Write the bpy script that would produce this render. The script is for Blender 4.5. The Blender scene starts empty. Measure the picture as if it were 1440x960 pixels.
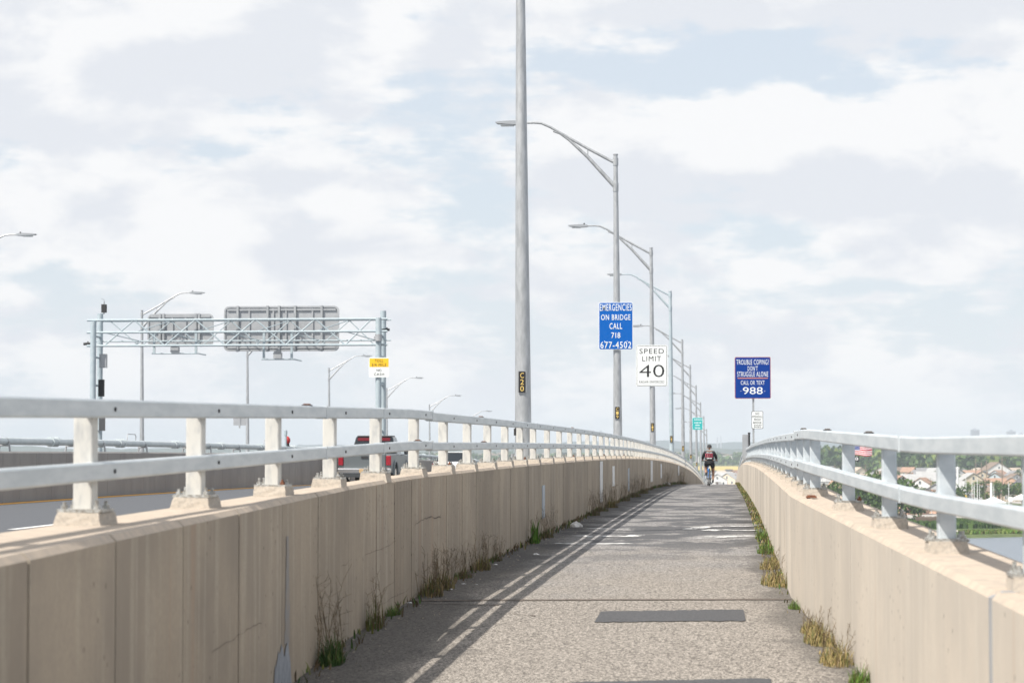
import bpy, bmesh, math, random
from mathutils import Vector, Matrix
R = math.radians
random.seed(7)
sc = bpy.context.scene
C = sc.collection

# ------------------------------------------------------------------ camera
PSI, THE = R(5.188), R(2.56)
cam = bpy.data.cameras.new('camera'); co = bpy.data.objects.new('camera', cam); C.objects.link(co)
co.location = (0, 0, 0)
co.rotation_euler = (R(90) + THE, 0, PSI)
cam.lens = 85; cam.sensor_width = 36; cam.clip_start = 0.1; cam.clip_end = 60000
cam.dof.use_dof = True; cam.dof.focus_distance = 33; cam.dof.aperture_fstop = 5.6
sc.camera = co
FP = 3400.0
cr = Matrix.Rotation(PSI, 3, 'Z') @ Matrix.Rotation(R(90) + THE, 3, 'X')
def ray(x, y):
    return cr @ Vector(((x - 720) / FP, (480 - y) / FP, -1))
def atY(x, y, Y):
    d = ray(x, y); return d * (Y / d.y)
def atZ(x, y, z):
    d = ray(x, y); return d * (z / d.z)
def xAt(px, Y): return atY(px, 632, Y).x

# ------------------------------------------------------------------ light and sky
SUNV = Vector((-0.60, -0.62, 1.0)).normalized()      # towards the sun
elev = math.asin(SUNV.z)
w = bpy.data.worlds.new('World'); sc.world = w; w.use_nodes = True
nt = w.node_tree; nt.nodes.clear()
def N(nt, t, **k):
    n = nt.nodes.new(t)
    for a, b in k.items(): setattr(n, a, b)
    return n
def math_n(nt, op, a, b=None, c=None):
    n = N(nt, 'ShaderNodeMath', operation=op)
    for i, v in enumerate((a, b, c)):
        if v is None: continue
        if isinstance(v, (int, float)): n.inputs[i].default_value = v
        else: nt.links.new(v, n.inputs[i])
    return n.outputs[0]
def mixc(nt, f, a, b, mode='MIX'):
    n = N(nt, 'ShaderNodeMix', data_type='RGBA', blend_type=mode)
    for i, v in ((0, f), (6, a), (7, b)):
        if isinstance(v, (int, float)): n.inputs[i].default_value = v
        elif isinstance(v, tuple): n.inputs[i].default_value = (*v[:3], 1)
        else: nt.links.new(v, n.inputs[i])
    return n.outputs[2]
def ramp(nt, f, lo, hi, a=0.0, b=1.0, smooth=True):
    n = N(nt, 'ShaderNodeMapRange', interpolation_type='SMOOTHSTEP' if smooth else 'LINEAR')
    nt.links.new(f, n.inputs[0])
    for i, v in zip((1, 2, 3, 4), (lo, hi, a, b)): n.inputs[i].default_value = v
    return n.outputs[0]
def noise(nt, vec, scale, detail=5, rough=.55, dist=0.0):
    n = N(nt, 'ShaderNodeTexNoise'); n.inputs['Scale'].default_value = scale
    n.inputs['Detail'].default_value = detail; n.inputs['Roughness'].default_value = rough
    n.inputs['Distortion'].default_value = dist
    nt.links.new(vec, n.inputs['Vector']); return n.outputs['Fac']
def mapping(nt, vec, scale=(1, 1, 1), loc=(0, 0, 0)):
    m = N(nt, 'ShaderNodeMapping'); m.inputs['Scale'].default_value = scale; m.inputs['Location'].default_value = loc
    nt.links.new(vec, m.inputs[0]); return m.outputs[0]
sky = N(nt, 'ShaderNodeTexSky', sky_type='NISHITA'); sky.sun_disc = False
sky.sun_elevation = elev; sky.sun_rotation = math.atan2(SUNV.x, SUNV.y)
tc = N(nt, 'ShaderNodeTexCoord'); gen = tc.outputs['Generated']
sx = N(nt, 'ShaderNodeSeparateXYZ'); nt.links.new(gen, sx.inputs[0])
az = math_n(nt, 'ARCTAN2', sx.outputs[0], sx.outputs[1])
el = math_n(nt, 'ARCSINE', sx.outputs[2])
def blob(px, py, wx, wy):                    # a cloud bank in the sky: centre direction and angular size
    d = ray(px, py).normalized(); a0 = math.atan2(d.x, d.y); e0 = math.asin(d.z)
    u = math_n(nt, 'DIVIDE', math_n(nt, 'SUBTRACT', az, a0), wx / FP)
    v = math_n(nt, 'DIVIDE', math_n(nt, 'SUBTRACT', el, e0), wy / FP)
    s = math_n(nt, 'ADD', math_n(nt, 'MULTIPLY', u, u), math_n(nt, 'MULTIPLY', v, v))
    return math_n(nt, 'EXPONENT', math_n(nt, 'MULTIPLY', s, -1.0))
def addall(items):
    t = None
    for f, k in items:
        q = math_n(nt, 'MULTIPLY', f, k); t = q if t is None else math_n(nt, 'ADD', t, q)
    return t
skyv = mapping(nt, gen, (1, 1, 1.8), (.3, .1, .42))
n1 = noise(nt, skyv, 13.0, 9, .54, .1)
n2 = noise(nt, mapping(nt, gen, (1, 1, 3.6), (1.3, 2.1, .3)), 40.0, 6, .55, .1)
bank = addall([(blob(200, 60, 520, 150), .16), (blob(1250, 190, 300, 75), .20), (blob(980, 230, 260, 60), .10),
               (blob(1150, 8, 380, 26), .14), (blob(980, 90, 330, 45), -.17), (blob(620, 110, 90, 110), -.16), (blob(290, 205, 170, 22), -.05),
               (blob(330, 330, 330, 60), .10), (blob(1150, 370, 320, 30), .10), (blob(60, 470, 90, 60), -.08)])
cov = math_n(nt, 'ADD', math_n(nt, 'ADD', n1, math_n(nt, 'MULTIPLY', math_n(nt, 'SUBTRACT', n2, .5), .35)), bank)
cf = ramp(nt, cov, .375, .52)
# cloud tone: sunlit tops and grey undersides
tone_n = noise(nt, mapping(nt, gen, (1, 1, 2.0), (3.1, .7, 1.37)), 19.0, 9, .55, .15)
und = addall([(blob(220, 95, 380, 50), -.16), (blob(1200, 275, 420, 36), -.20), (blob(1000, 300, 300, 40), -.10), (blob(420, 355, 330, 14), -.08), (blob(80, 190, 220, 26), -.12),
              (blob(1180, 170, 240, 55), .24), (blob(60, 110, 60, 36), .2), (blob(300, 320, 70, 30), .2), (blob(460, 280, 60, 18), .18), (blob(120, 25, 260, 30), .12),
              (blob(1350, 12, 200, 24), -.22), (blob(1000, 6, 160, 18), -.16), (blob(560, 40, 40, 60), .16)])
tone = ramp(nt, math_n(nt, 'ADD', tone_n, und), .38, .58)
ccol = mixc(nt, tone, (6.78, 7.03, 7.48), (8.1, 8.15, 8.25))
gap = mixc(nt, ramp(nt, el, .2, .7, .78, .15), sky.outputs[0], (6.65, 7.2, 7.85))
hz = ramp(nt, el, .0, .10, 1.0, 0.0)
gap2 = mixc(nt, math_n(nt, 'MULTIPLY', hz, .6), gap, (7.0, 7.4, 7.9))
full = mixc(nt, cf, gap2, ccol)
low = ramp(nt, el, -.002, .045, .55, 0.0)
full = mixc(nt, low, full, (7.2, 7.6, 8.1))
bg = N(nt, 'ShaderNodeBackground'); bg.inputs[1].default_value = .1
nt.links.new(full, bg.inputs[0]); wo = N(nt, 'ShaderNodeOutputWorld'); nt.links.new(bg.outputs[0], wo.inputs[0])
sl = bpy.data.lights.new('sun', 'SUN'); sl.energy = 5.0; sl.angle = R(.5); sl.color = (1, .94, .85)
so = bpy.data.objects.new('sun', sl); C.objects.link(so); so.rotation_euler = (-SUNV).to_track_quat('-Z', 'Y').to_euler()
sc.view_settings.view_transform = 'Standard'; sc.view_settings.look = 'None'
sc.view_settings.exposure = 0.25; sc.view_settings.gamma = 1

# ------------------------------------------------------------------ helpers
def tag(o, label=None, cat=None, group=None, kind=None):
    if label: o['label'] = label
    if cat: o['category'] = cat
    if group: o['group'] = group
    if kind: o['kind'] = kind
    return o
def thing(name, label, cat, loc=(0, 0, 0), rz=0, group=None):
    o = bpy.data.objects.new(name, None); C.objects.link(o); o.location = loc; o.rotation_euler = (0, 0, rz)
    o.empty_display_size = .2
    return tag(o, label, cat, group)
class MB:
    def __init__(s): s.v = []; s.f = []; s.mi = []; s.sm = []
    def add(s, vs, fs, m=0, smooth=False):
        k = len(s.v); s.v += [tuple(p) for p in vs]
        for f in fs: s.f.append(tuple(i + k for i in f)); s.mi.append(m); s.sm.append(smooth)
    def box(s, x0, x1, y0, y1, z0, z1, m=0, M=None):
        vs = [Vector((x, y, z)) for z in (z0, z1) for y in (y0, y1) for x in (x0, x1)]
        if M: vs = [M @ p for p in vs]
        s.add(vs, [(0, 2, 3, 1), (4, 5, 7, 6), (0, 1, 5, 4), (1, 3, 7, 5), (3, 2, 6, 7), (2, 0, 4, 6)], m)
    def hexa(s, vs, m=0):
        s.add(vs, [(0, 2, 3, 1), (4, 5, 7, 6), (0, 1, 5, 4), (1, 3, 7, 5), (3, 2, 6, 7), (2, 0, 4, 6)], m)
    def tube(s, pts, r, n=8, m=0, cap=True, smooth=True):
        pts = [Vector(p) for p in pts]
        if not isinstance(r, (list, tuple)): r = [r] * len(pts)
        up = None; rings = []
        for i, p in enumerate(pts):
            d = (pts[min(i + 1, len(pts) - 1)] - pts[max(i - 1, 0)]).normalized()
            if up is None: up = Vector((0, 0, 1)) if abs(d.z) < .9 else Vector((0, 1, 0))
            a = d.cross(up).normalized(); b = a.cross(d).normalized(); up = b
            rings.append([p + (a * math.cos(2 * math.pi * k / n) + b * math.sin(2 * math.pi * k / n)) * r[i] for k in range(n)])
        vs = [q for rg in rings for q in rg]; fs = []
        for i in range(len(pts) - 1):
            for k in range(n):
                fs.append((i * n + k, i * n + (k + 1) % n, (i + 1) * n + (k + 1) % n, (i + 1) * n + k))
        s.add(vs, fs, m, smooth)
        if cap:
            L = len(pts) - 1
            s.add(rings[0], [tuple(range(n))], m); s.add(rings[L], [tuple(reversed(range(n)))], m)
    def prism(s, poly, y0, y1, m=0, axis='y'):
        n = len(poly)
        if axis == 'y': a = [(p[0], y0, p[1]) for p in poly]; b = [(p[0], y1, p[1]) for p in poly]
        elif axis == 'x': a = [(y0, p[0], p[1]) for p in poly]; b = [(y1, p[0], p[1]) for p in poly]
        else: a = [(p[0], p[1], y0) for p in poly]; b = [(p[0], p[1], y1) for p in poly]
        s.add(a + b, [tuple(range(n)), tuple(reversed(range(n, 2 * n)))] + [(i, i + n, (i + 1) % n + n, (i + 1) % n) for i in range(n)], m)
    def mesh(s, name, mats):
        me = bpy.data.meshes.new(name); me.from_pydata(s.v, [], s.f)
        for m in (mats if isinstance(mats, (list, tuple)) else [mats]): me.materials.append(m)
        me.polygons.foreach_set('material_index', s.mi); me.polygons.foreach_set('use_smooth', s.sm)
        bm = bmesh.new(); bm.from_mesh(me); bmesh.ops.recalc_face_normals(bm, faces=bm.faces); bm.to_mesh(me); bm.free()
        me.update(); return me
    def build(s, name, mats, parent=None, loc=None, bevel=0):
        o = bpy.data.objects.new(name, s.mesh(name, mats)); C.objects.link(o)
        if parent: o.parent = parent
        if loc is not None: o.location = loc
        if bevel:
            b = o.modifiers.new('bevel', 'BEVEL'); b.width = bevel; b.segments = 2; b.limit_method = 'ANGLE'
        return o
def inst(me, name, parent=None, loc=(0, 0, 0), rz=0, sc_=1.0):
    o = bpy.data.objects.new(name, me); C.objects.link(o); o.parent = parent; o.location = loc; o.rotation_euler = (0, 0, rz)
    o.scale = (sc_, sc_, sc_) if isinstance(sc_, (int, float)) else sc_
    return o
def copy_tree(o, parent=None):
    c = o.copy(); C.objects.link(c); c.parent = parent
    for ch in [q for q in bpy.data.objects if q.parent == o]: copy_tree(ch, c)
    return c

# ------------------------------------------------------------------ materials
def mat(name, col, rough=.6, metal=0.0, spec=.5):
    m = bpy.data.materials.new(name); m.use_nodes = True; b = m.node_tree.nodes['Principled BSDF']
    b.inputs['Base Color'].default_value = (*col, 1); b.inputs['Roughness'].default_value = rough
    b.inputs['Metallic'].default_value = metal; b.inputs['Specular IOR Level'].default_value = spec
    return m
def worldpos(nt):
    g = N(nt, 'ShaderNodeNewGeometry'); return g.outputs['Position']
def bump(nt, h, strength, dist):
    b = N(nt, 'ShaderNodeBump'); b.inputs['Strength'].default_value = strength; b.inputs['Distance'].default_value = dist
    nt.links.new(h, b.inputs['Height']); return b.outputs[0]
def noisy(name, c1, c2, scale, rough=.7, metal=0, stretch=(1, 1, 1), bmp=.2, bd=.01, lo=.35, hi=.65, spec=.4, local=False):
    m = mat(name, c1, rough, metal, spec); nt = m.node_tree; b = nt.nodes['Principled BSDF']
    p = N(nt, 'ShaderNodeTexCoord').outputs['Object'] if local else worldpos(nt)
    f = noise(nt, mapping(nt, p, stretch), scale, 6, .6)
    nt.links.new(mixc(nt, ramp(nt, f, lo, hi), c1, c2), b.inputs['Base Color'])
    if bmp: nt.links.new(bump(nt, f, bmp, bd), b.inputs['Normal'])
    return m

def concrete(name, base, dark, light, streak=1.0, along='y'):
    m = mat(name, base, .9, 0, .25); nt = m.node_tree; b = nt.nodes['Principled BSDF']
    p = worldpos(nt)
    blotch = noise(nt, p, .9, 5, .6)
    c = mixc(nt, ramp(nt, blotch, .35, .65), base, dark)
    st = noise(nt, mapping(nt, p, (1.2, 5.0, .22)), 1.6, 7, .62)          # vertical run-off streaks
    c = mixc(nt, math_n(nt, 'MULTIPLY', ramp(nt, st, .5, .62), .6 * streak), c, light)
    st2 = noise(nt, mapping(nt, p, (1.5, 9.0, .35), (4, 7, 1)), 1.9, 6, .6)
    c = mixc(nt, math_n(nt, 'MULTIPLY', ramp(nt, st2, .52, .68), .38 * streak), c, dark)
    rust = noise(nt, mapping(nt, p, (1.0, 3.4, .16), (9, 3, 5)), 1.5, 5, .6)
    c = mixc(nt, math_n(nt, 'MULTIPLY', ramp(nt, rust, .60, .72), .6 * streak), c, (.40, .27, .19))
    fine = noise(nt, p, 38, 4, .7)
    c = mixc(nt, math_n(nt, 'MULTIPLY', ramp(nt, fine, .38, .66), .4), c, dark)
    mid = noise(nt, mapping(nt, p, (1, 1, .6)), 7, 6, .65); c = mixc(nt, math_n(nt, 'MULTIPLY', ramp(nt, mid, .45, .7), .3), c, dark)
    vo = N(nt, 'ShaderNodeTexVoronoi'); vo.inputs['Scale'].default_value = 13; nt.links.new(mapping(nt, p, (1, 1, .7)), vo.inputs['Vector'])
    sep = N(nt, 'ShaderNodeSeparateColor'); nt.links.new(vo.outputs['Color'], sep.inputs[0])
    pore = math_n(nt, 'MULTIPLY', math_n(nt, 'LESS_THAN', vo.outputs['Distance'], .11), math_n(nt, 'GREATER_THAN', sep.outputs[0], .62))
    c = mixc(nt, math_n(nt, 'MULTIPLY', pore, .75), c, (.09, .08, .07))
    oi = N(nt, 'ShaderNodeObjectInfo').outputs['Random']
    tone = math_n(nt, 'ADD', math_n(nt, 'MULTIPLY', oi, .22), .89)
    hs = N(nt, 'ShaderNodeHueSaturation'); nt.links.new(tone, hs.inputs['Value']); nt.links.new(c, hs.inputs['Color']); c = hs.outputs[0]
    nt.links.new(c, b.inputs['Base Color'])
    h = math_n(nt, 'SUBTRACT', math_n(nt, 'ADD', math_n(nt, 'MULTIPLY', fine, .5), blotch), pore)
    nt.links.new(bump(nt, h, .35, .006), b.inputs['Normal'])
    return m
M = {}
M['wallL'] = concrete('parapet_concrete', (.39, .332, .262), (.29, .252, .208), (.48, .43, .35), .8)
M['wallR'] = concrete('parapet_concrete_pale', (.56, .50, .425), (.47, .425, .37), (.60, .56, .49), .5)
M['top'] = noisy('weathered_cap_concrete', (.52, .435, .35), (.42, .36, .30), 9, .9, bmp=.2, bd=.004)
M['groove'] = noisy('dirty_groove', (.10, .085, .07), (.17, .14, .12), 20, .95)
M['grout'] = noisy('rough_grout', (.46, .41, .35), (.32, .29, .255), 60, .95, bmp=.35, bd=.006, lo=.40, hi=.75)
M['rail'] = noisy('galvanised_rail', (.60, .645, .675), (.50, .55, .585), 7, .48, .25, (1, .35, 2.2), .08, .004)
M['post'] = noisy('weathered_post_steel', (.62, .61, .575), (.47, .475, .47), 26, .55, .15, (1, 1, .35), .15, .004, .42, .72)
M['nut'] = noisy('zinc_nut', (.55, .56, .55), (.25, .23, .2), 60, .45, .5)
M['rust'] = noisy('rusty_steel', (.24, .09, .045), (.12, .06, .04), 40, .8)
M['nutdark'] = mat('weathered_dark_cap', (.16, .14, .13), .8); M['dark'] = mat('dark_rubber', (.03, .03, .032), .7)
M['pole'] = noisy('galvanised_pole', (.50, .515, .53), (.36, .375, .39), 14, .42, .45, (1, 1, .25), .03, .002, .3, .7)
M['bluesteel'] = noisy('pale_blue_painted_steel', (.44, .51, .545), (.38, .455, .50), 5, .5, .1)
M['signgrey'] = noisy('aluminium_sign_back', (.44, .455, .475), (.38, .395, .415), 2.2, .5, .35)
M['lamp'] = mat('lamp_housing', (.42, .44, .46), .4, .5)
M['lens'] = mat('lamp_lens', (.7, .72, .72), .2)
M['asph_road'] = noisy('road_asphalt', (.105, .112, .125), (.14, .147, .16), 30, 1.0, bmp=.2, spec=.05)
M['barrier'] = noisy('median_concrete', (.30, .29, .28), (.25, .24, .235), .9, .9, stretch=(1, 1, .6))
M['yellow'] = noisy('yellow_line_paint', (.75, .38, .05), (.6, .3, .06), 12, .7, bmp=0)
M['white'] = noisy('white_line_paint', (.75, .76, .76), (.6, .61, .6), 12, .7, bmp=0)
M['blue'] = mat('blue_sign_sheet', (.0, .105, .43), .45, 0, .25)
M['signrim'] = mat('brick_red_sign_rim', (.42, .16, .13), .5); M['navy'] = mat('navy_sign_sheet', (.0, .038, .25), .45, 0, .25)
M['wht'] = mat('white_sign_sheet', (.80, .83, .83), .35)
M['blk'] = mat('black_sign_ink', (.02, .02, .022), .4)
M['orange'] = mat('orange_sign_ink', (.75, .28, .14), .4)
M['gold'] = mat('gold_plate_letters', (.72, .52, .16), .4)
M['teal'] = mat('teal_sign_sheet', (.02, .42, .42), .35)
M['toll'] = mat('amber_sign_sheet', (.85, .52, .02), .35)
M['bluegrey_paint'] = noisy('grey_touch_up_paint', (.30, .33, .38), (.22, .245, .285), 14, .7)
M['streak_paint'] = noisy('thin_blue_grey_wash', (.255, .255, .26), (.29, .265, .24), 10, .9)
M['whitestrip'] = noisy('white_strip_paint', (.70, .72, .75), (.55, .57, .6), 5, .5)
M['bluestrip'] = noisy('blue_grey_strip_paint', (.36, .42, .50), (.28, .33, .4), 5, .5)
M['paper'] = noisy('crumpled_white_plastic', (.8, .8, .8), (.66, .66, .66), 30, .5)
M['patch'] = noisy('dark_asphalt_patch', (.055, .057, .062), (.10, .10, .105), 55, .9, bmp=.5, bd=.004)

def worn(name, col, thr, under=None):
    m = mat(name, col, .75); nt = m.node_tree; b = nt.nodes['Principled BSDF']
    p = worldpos(nt); f = noise(nt, mapping(nt, p, (1, .55, 1)), 7, 8, .75)
    f2 = noise(nt, p, 60, 3, .6)
    a = ramp(nt, math_n(nt, 'ADD', f, math_n(nt, 'MULTIPLY', math_n(nt, 'SUBTRACT', f2, .5), .35)), thr - .03, thr + .03)
    nt.links.new(a, b.inputs['Alpha']); return m
M['wornwhite'] = worn('worn_white_marking', (.62, .62, .61), .49)

def path_material():
    m = mat('exposed_aggregate_asphalt', (.3, .27, .24), .92, 0, .2); nt = m.node_tree; b = nt.nodes['Principled BSDF']
    p = worldpos(nt); s = N(nt, 'ShaderNodeSeparateXYZ'); nt.links.new(p, s.inputs[0])
    vo = N(nt, 'ShaderNodeTexVoronoi'); vo.inputs['Scale'].default_value = 100; nt.links.new(mapping(nt, p, (1, .5, 1)), vo.inputs['Vector'])
    sc3 = N(nt, 'ShaderNodeSeparateColor'); nt.links.new(vo.outputs['Color'], sc3.inputs[0])
    st = sc3.outputs[0]
    fine = noise(nt, mapping(nt, p, (1, .45, 1)), 34, 5, .75)
    tan = mixc(nt, st, (.085, .076, .067), (.45, .41, .365))
    grey = mixc(nt, st, (.055, .057, .062), (.44, .425, .415))
    big = noise(nt, mapping(nt, p, (1, .35, 1)), .9, 5, .6)
    yy = math_n(nt, 'ADD', s.outputs[1], math_n(nt, 'MULTIPLY', math_n(nt, 'SUBTRACT', big, .5), 22))
    c = mixc(nt, ramp(nt, yy, 19, 36), tan, grey)
    # black pits between the stones
    c = mixc(nt, math_n(nt, 'MULTIPLY', ramp(nt, fine, .52, .64), .7), c, (.05, .047, .046))
    # old tar stains and grime, heavier along both walls and further on
    stn = noise(nt, mapping(nt, p, (.75, .42, 1), (3, 1, 0)), 1.35, 6, .62, .4)
    far = ramp(nt, s.outputs[1], 23, 34)
    c = mixc(nt, math_n(nt, 'MULTIPLY', math_n(nt, 'MULTIPLY', ramp(nt, stn, .46, .54), far), .82), c, (.075, .078, .085))
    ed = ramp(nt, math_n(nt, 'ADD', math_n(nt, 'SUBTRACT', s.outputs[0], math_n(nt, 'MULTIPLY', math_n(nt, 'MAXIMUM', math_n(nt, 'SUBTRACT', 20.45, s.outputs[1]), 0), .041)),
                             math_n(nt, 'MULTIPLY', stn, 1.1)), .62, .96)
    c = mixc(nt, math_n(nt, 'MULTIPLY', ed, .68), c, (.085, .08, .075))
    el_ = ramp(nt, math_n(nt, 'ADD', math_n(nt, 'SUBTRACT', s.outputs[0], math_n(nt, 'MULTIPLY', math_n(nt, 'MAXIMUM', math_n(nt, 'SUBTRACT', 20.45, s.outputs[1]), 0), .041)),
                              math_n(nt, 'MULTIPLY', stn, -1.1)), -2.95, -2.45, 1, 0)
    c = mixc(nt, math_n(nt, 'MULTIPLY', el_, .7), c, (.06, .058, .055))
    nt.links.new(c, b.inputs['Base Color'])
    h = math_n(nt, 'ADD', math_n(nt, 'MULTIPLY', vo.outputs['Distance'], -1.0), math_n(nt, 'MULTIPLY', fine, .6))
    nt.links.new(bump(nt, h, .45, .005), b.inputs['Normal'])
    return m
M['path'] = path_material()

# ------------------------------------------------------------------ the bridge: profile and plan
KY = 20.45
def zp(Y):
    if Y < KY: return -1.262 - .0185 * (KY - Y)
    if Y < 300: return -1.225 - 8e-5 * (Y - 42) ** 2
    z = -1.225 - 8e-5 * 258 ** 2; return max(z - .0413 * (Y - 300), -19.2)
def drift(Y):
    t = min(max((Y - 42) / 55, 0), 1); return -.13 * t * t * (3 - 2 * t)
def LF(Y): return -2.70 + (.037 * (17.2 - Y) if Y < 17.2 else 0) + drift(Y)
def RF(Y): return .50 + (.041 * (KY - Y) if Y < KY else 0) + drift(Y)
def LP(Y): return -2.81 + drift(Y)
def RP(Y): return RF(Y) + .185
def HL(Y): return 1.04 + max(0, KY - Y) * .0085
def HR(Y): return .885 + max(0, KY - Y) * .0048
def surf(x, Y):        # the path rises a little towards the right wall on the near span
    return zp(Y) + .0115 * max(0, KY - Y) * (x - LF(Y)) / (RF(Y) - LF(Y))
def stations(a, b, near=1.0):
    out = [a]; y = a
    while y < b - 1e-6:
        y = min(y + max(near, y * .02), b)
        if out[-1] < KY < y: y = KY
        out.append(y)
    return out
def ribbon(mb, x0f, x1f, zf, ys, m=0):
    vs = []; fs = []
    for y in ys: vs += [(x0f(y), y, zf(y)), (x1f(y), y, zf(y))]
    for i in range(len(ys) - 1): fs.append((2 * i, 2 * i + 1, 2 * i + 3, 2 * i + 2))
    mb.add(vs, fs, m)
YE = 560
ys = stations(-6, YE, 1.0)
mb = MB(); vs = []; fs = []; K = 8
for y in ys:
    for k in range(K + 1): x = LF(y) - .02 + (RF(y) - LF(y) + .04) * k / K; vs.append((x, y, surf(x, y)))
for i in range(len(ys) - 1):
    for k in range(K): q = i * (K + 1) + k; fs.append((q, q + 1, q + K + 2, q + K + 1))
mb.add(vs, fs)
tag(mb.build('path', M['path']), kind='structure')
ZR = .12
zr = lambda y: zp(y) + ZR
mb = MB(); ribbon(mb, lambda y: -15.20, lambda y: -2.9, zr, ys); ribbon(mb, lambda y: -28.9, lambda y: -15.8, zr, ys)
tag(mb.build('road', M['asph_road']), kind='structure')
mb = MB()        # deck slab and edge under everything
vs = []; fs = []
for y in ys:
    for x, dz in ((-29.6, .05), (-29.6, -1.6), (1.1 + (.0385 * (KY - y) if y < KY else 0), -1.6), (1.1 + (.0385 * (KY - y) if y < KY else 0), -.05)): vs.append((x, y, zp(y) + dz - .03))
for i in range(len(ys) - 1):
    for k in range(4): fs.append((4 * i + k, 4 * i + (k + 1) % 4, 4 * i + 4 + (k + 1) % 4, 4 * i + 4 + k))
mb.add(vs, fs); tag(mb.build('deck', M['barrier']), kind='structure')
mb = MB(); ribbon(mb, lambda y: -15.05, lambda y: -14.6, lambda y: zr(y) + .004, ys); ribbon(mb, lambda y: -16.15, lambda y: -16.0, lambda y: zr(y) + .004, ys)
tag(mb.build('yellow_edge_line', M['yellow']), kind='structure')
mb = MB()
for X in (-10.0, -6.55, -20.2, -24.4):
    y = 5.0 if X != -10.0 else 8.6
    while y < 300:
        ribbon(mb, lambda q: X - .07, lambda q: X + .07, lambda q: zr(q) + .004, [y, y + 1.5, y + 3]); y += 12.2
ribbon(mb, lambda q: -3.95, lambda q: -3.8, lambda q: zr(q) + .004, ys)
tag(mb.build('lane_lines', M['white']), kind='structure')
# expansion joint and patches on the path
def skew_strip(name, material, xa, ya0, ya1, xb, yb0, yb1, dz, n=14, jit=.0, kind='structure', seed=1):
    rr = random.Random(seed); mb = MB(); vs = []; fs = []
    for i in range(n + 1):
        t = i / n; x = xa + (xb - xa) * t
        y0 = ya0 + (yb0 - ya0) * t + rr.uniform(-jit, jit); y1 = ya1 + (yb1 - ya1) * t + rr.uniform(-jit, jit)
        vs += [(x, y0, surf(x, y0) + dz), (x + rr.uniform(-jit, jit) * .4, y1, surf(x, y1) + dz)]
        if i: fs.append((2 * i - 2, 2 * i, 2 * i + 1, 2 * i - 1))
    mb.add(vs, fs); return tag(mb.build(name, material), kind=kind)
skew_strip('expansion_joint', M['groove'], -2.69, 20.15, 20.27, .49, 20.52, 20.66, .005, 30, .02)
skew_strip('asphalt_patch', M['patch'], -1.03, 18.15, 19.15, .10, 18.25, 19.4, .005, 30, .035, seed=3)
skew_strip('asphalt_patch', M['patch'], -.92, 12.3, 14.02, .22, 12.3, 14.07, .006, 30, .03, seed=4)
skew_strip('asphalt_crack', M['groove'], -2.55, 19.9, 19.93, -1.9, 19.75, 19.80, .005, 16, .012, seed=5)
skew_strip('asphalt_crack', M['groove'], -1.75, 18.95, 18.97, -1.52, 18.7, 18.74, .005, 8, .02, seed=6)

# ------------------------------------------------------------------ parapet walls
def parapet(name, label, face, side, back, H, wm, edges, y0, y1):
    """side=+1: the path lies at +X of the face (left wall); -1 for the right wall"""
    t = thing(name, label, 'parapet wall', (0, 0, 0))
    g = .035
    mb = MB(); yy = stations(y0, y1, 1.2); vs = []; fs = []
    for y in yy:
        f = face(y) - side * g; bk = back(y); z = zp(y)
        vs += [(f, y, z - .1), (f, y, z + H(y) - .055), (f - side * .006, y, z + H(y) - .004), (bk, y, z + H(y) - .004), (bk, y, z - .1)]
    for i in range(len(yy) - 1):
        for k in range(4): fs.append((5 * i + k, 5 * i + k + 1, 5 * i + 6 + k, 5 * i + 5 + k))
    mi = MB()
    mi.add(vs, [q for j, q in enumerate(fs) if j % 4 == 0], 0)
    mi.add(vs, [q for j, q in enumerate(fs) if j % 4 in (1, 2)], 1)
    mi.add(vs, [q for j, q in enumerate(fs) if j % 4 == 3], 2)
    mi.build('wall_core', [M['groove'], M['top'], wm], t)
    for i in range(len(edges) - 1):
        a, b = edges[i] + .011, edges[i + 1] - .011
        if i == len(edges) - 2: b += .011
        seg = max(1, int((b - a) / 1.6)); rows = [a + (b - a) * k / seg for k in range(seg + 1)]
        p = MB(); vs = []
        off = random.uniform(-.002, .002)
        for y in rows:
            f = face(y) + side * off; z = zp(y); bk = face(y) - side * .06
            vs += [(f, y, z - .05), (f, y, z + H(y) - .026), (f - side * .024, y, z + H(y)), (bk - side * .03, y, z + H(y) + .001), (bk, y, z - .05)]
        fs = []
        for k in range(seg):
            for q in range(5): fs.append((5 * k + q, 5 * k + (q + 1) % 5, 5 * k + 5 + (q + 1) % 5, 5 * k + 5 + q))
        L = 5 * seg
        p.add(vs, [fs[j] for j in range(len(fs)) if j % 5 not in (1, 2)] + [(0, 1, 2, 3, 4), (L, L + 4, L + 3, L + 2, L + 1)], 0)
        p.add(vs, [fs[j] for j in range(len(fs)) if j % 5 in (1, 2)], 1)
        me = p.mesh('concrete_panel', [wm, M['top']]); o = inst(me, 'concrete_panel', t)
    return t
def far_edges(a, b, step):
    out = []
    y = a
    while y < b: out.append(y); y += step if y < 130 else 6
    out.append(b); return out
def Yface(px, F):
    lo, hi = 5.0, 250.0
    for _ in range(60):
        md = (lo + hi) / 2
        q = xAt(px, md)
        if F is LF: (lo, hi) = (md, hi) if LF(md) < q else (lo, md)
        else: (lo, hi) = (md, hi) if RF(md) > q else (lo, md)
    return (lo + hi) / 2
edgesL = [2.0, 3.4, 4.8, 6.15] + [Yface(px, LF) for px in (42, 164, 259, 337, 397.5, 448, 491, 530, 555, 579)]
edgesL += far_edges(edgesL[-1] + 1.2, 330, 1.33)
edgesR = [2.0, 9.2, 15.0, 20.9] + far_edges(22.2, 330, 1.33)
wallL = parapet('parapet_wall', 'long left concrete parapet in shade, divided by vertical grooves', LF, 1, lambda y: -2.935 + drift(y), HL, M['wallL'], edgesL, 2, 330)
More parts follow.
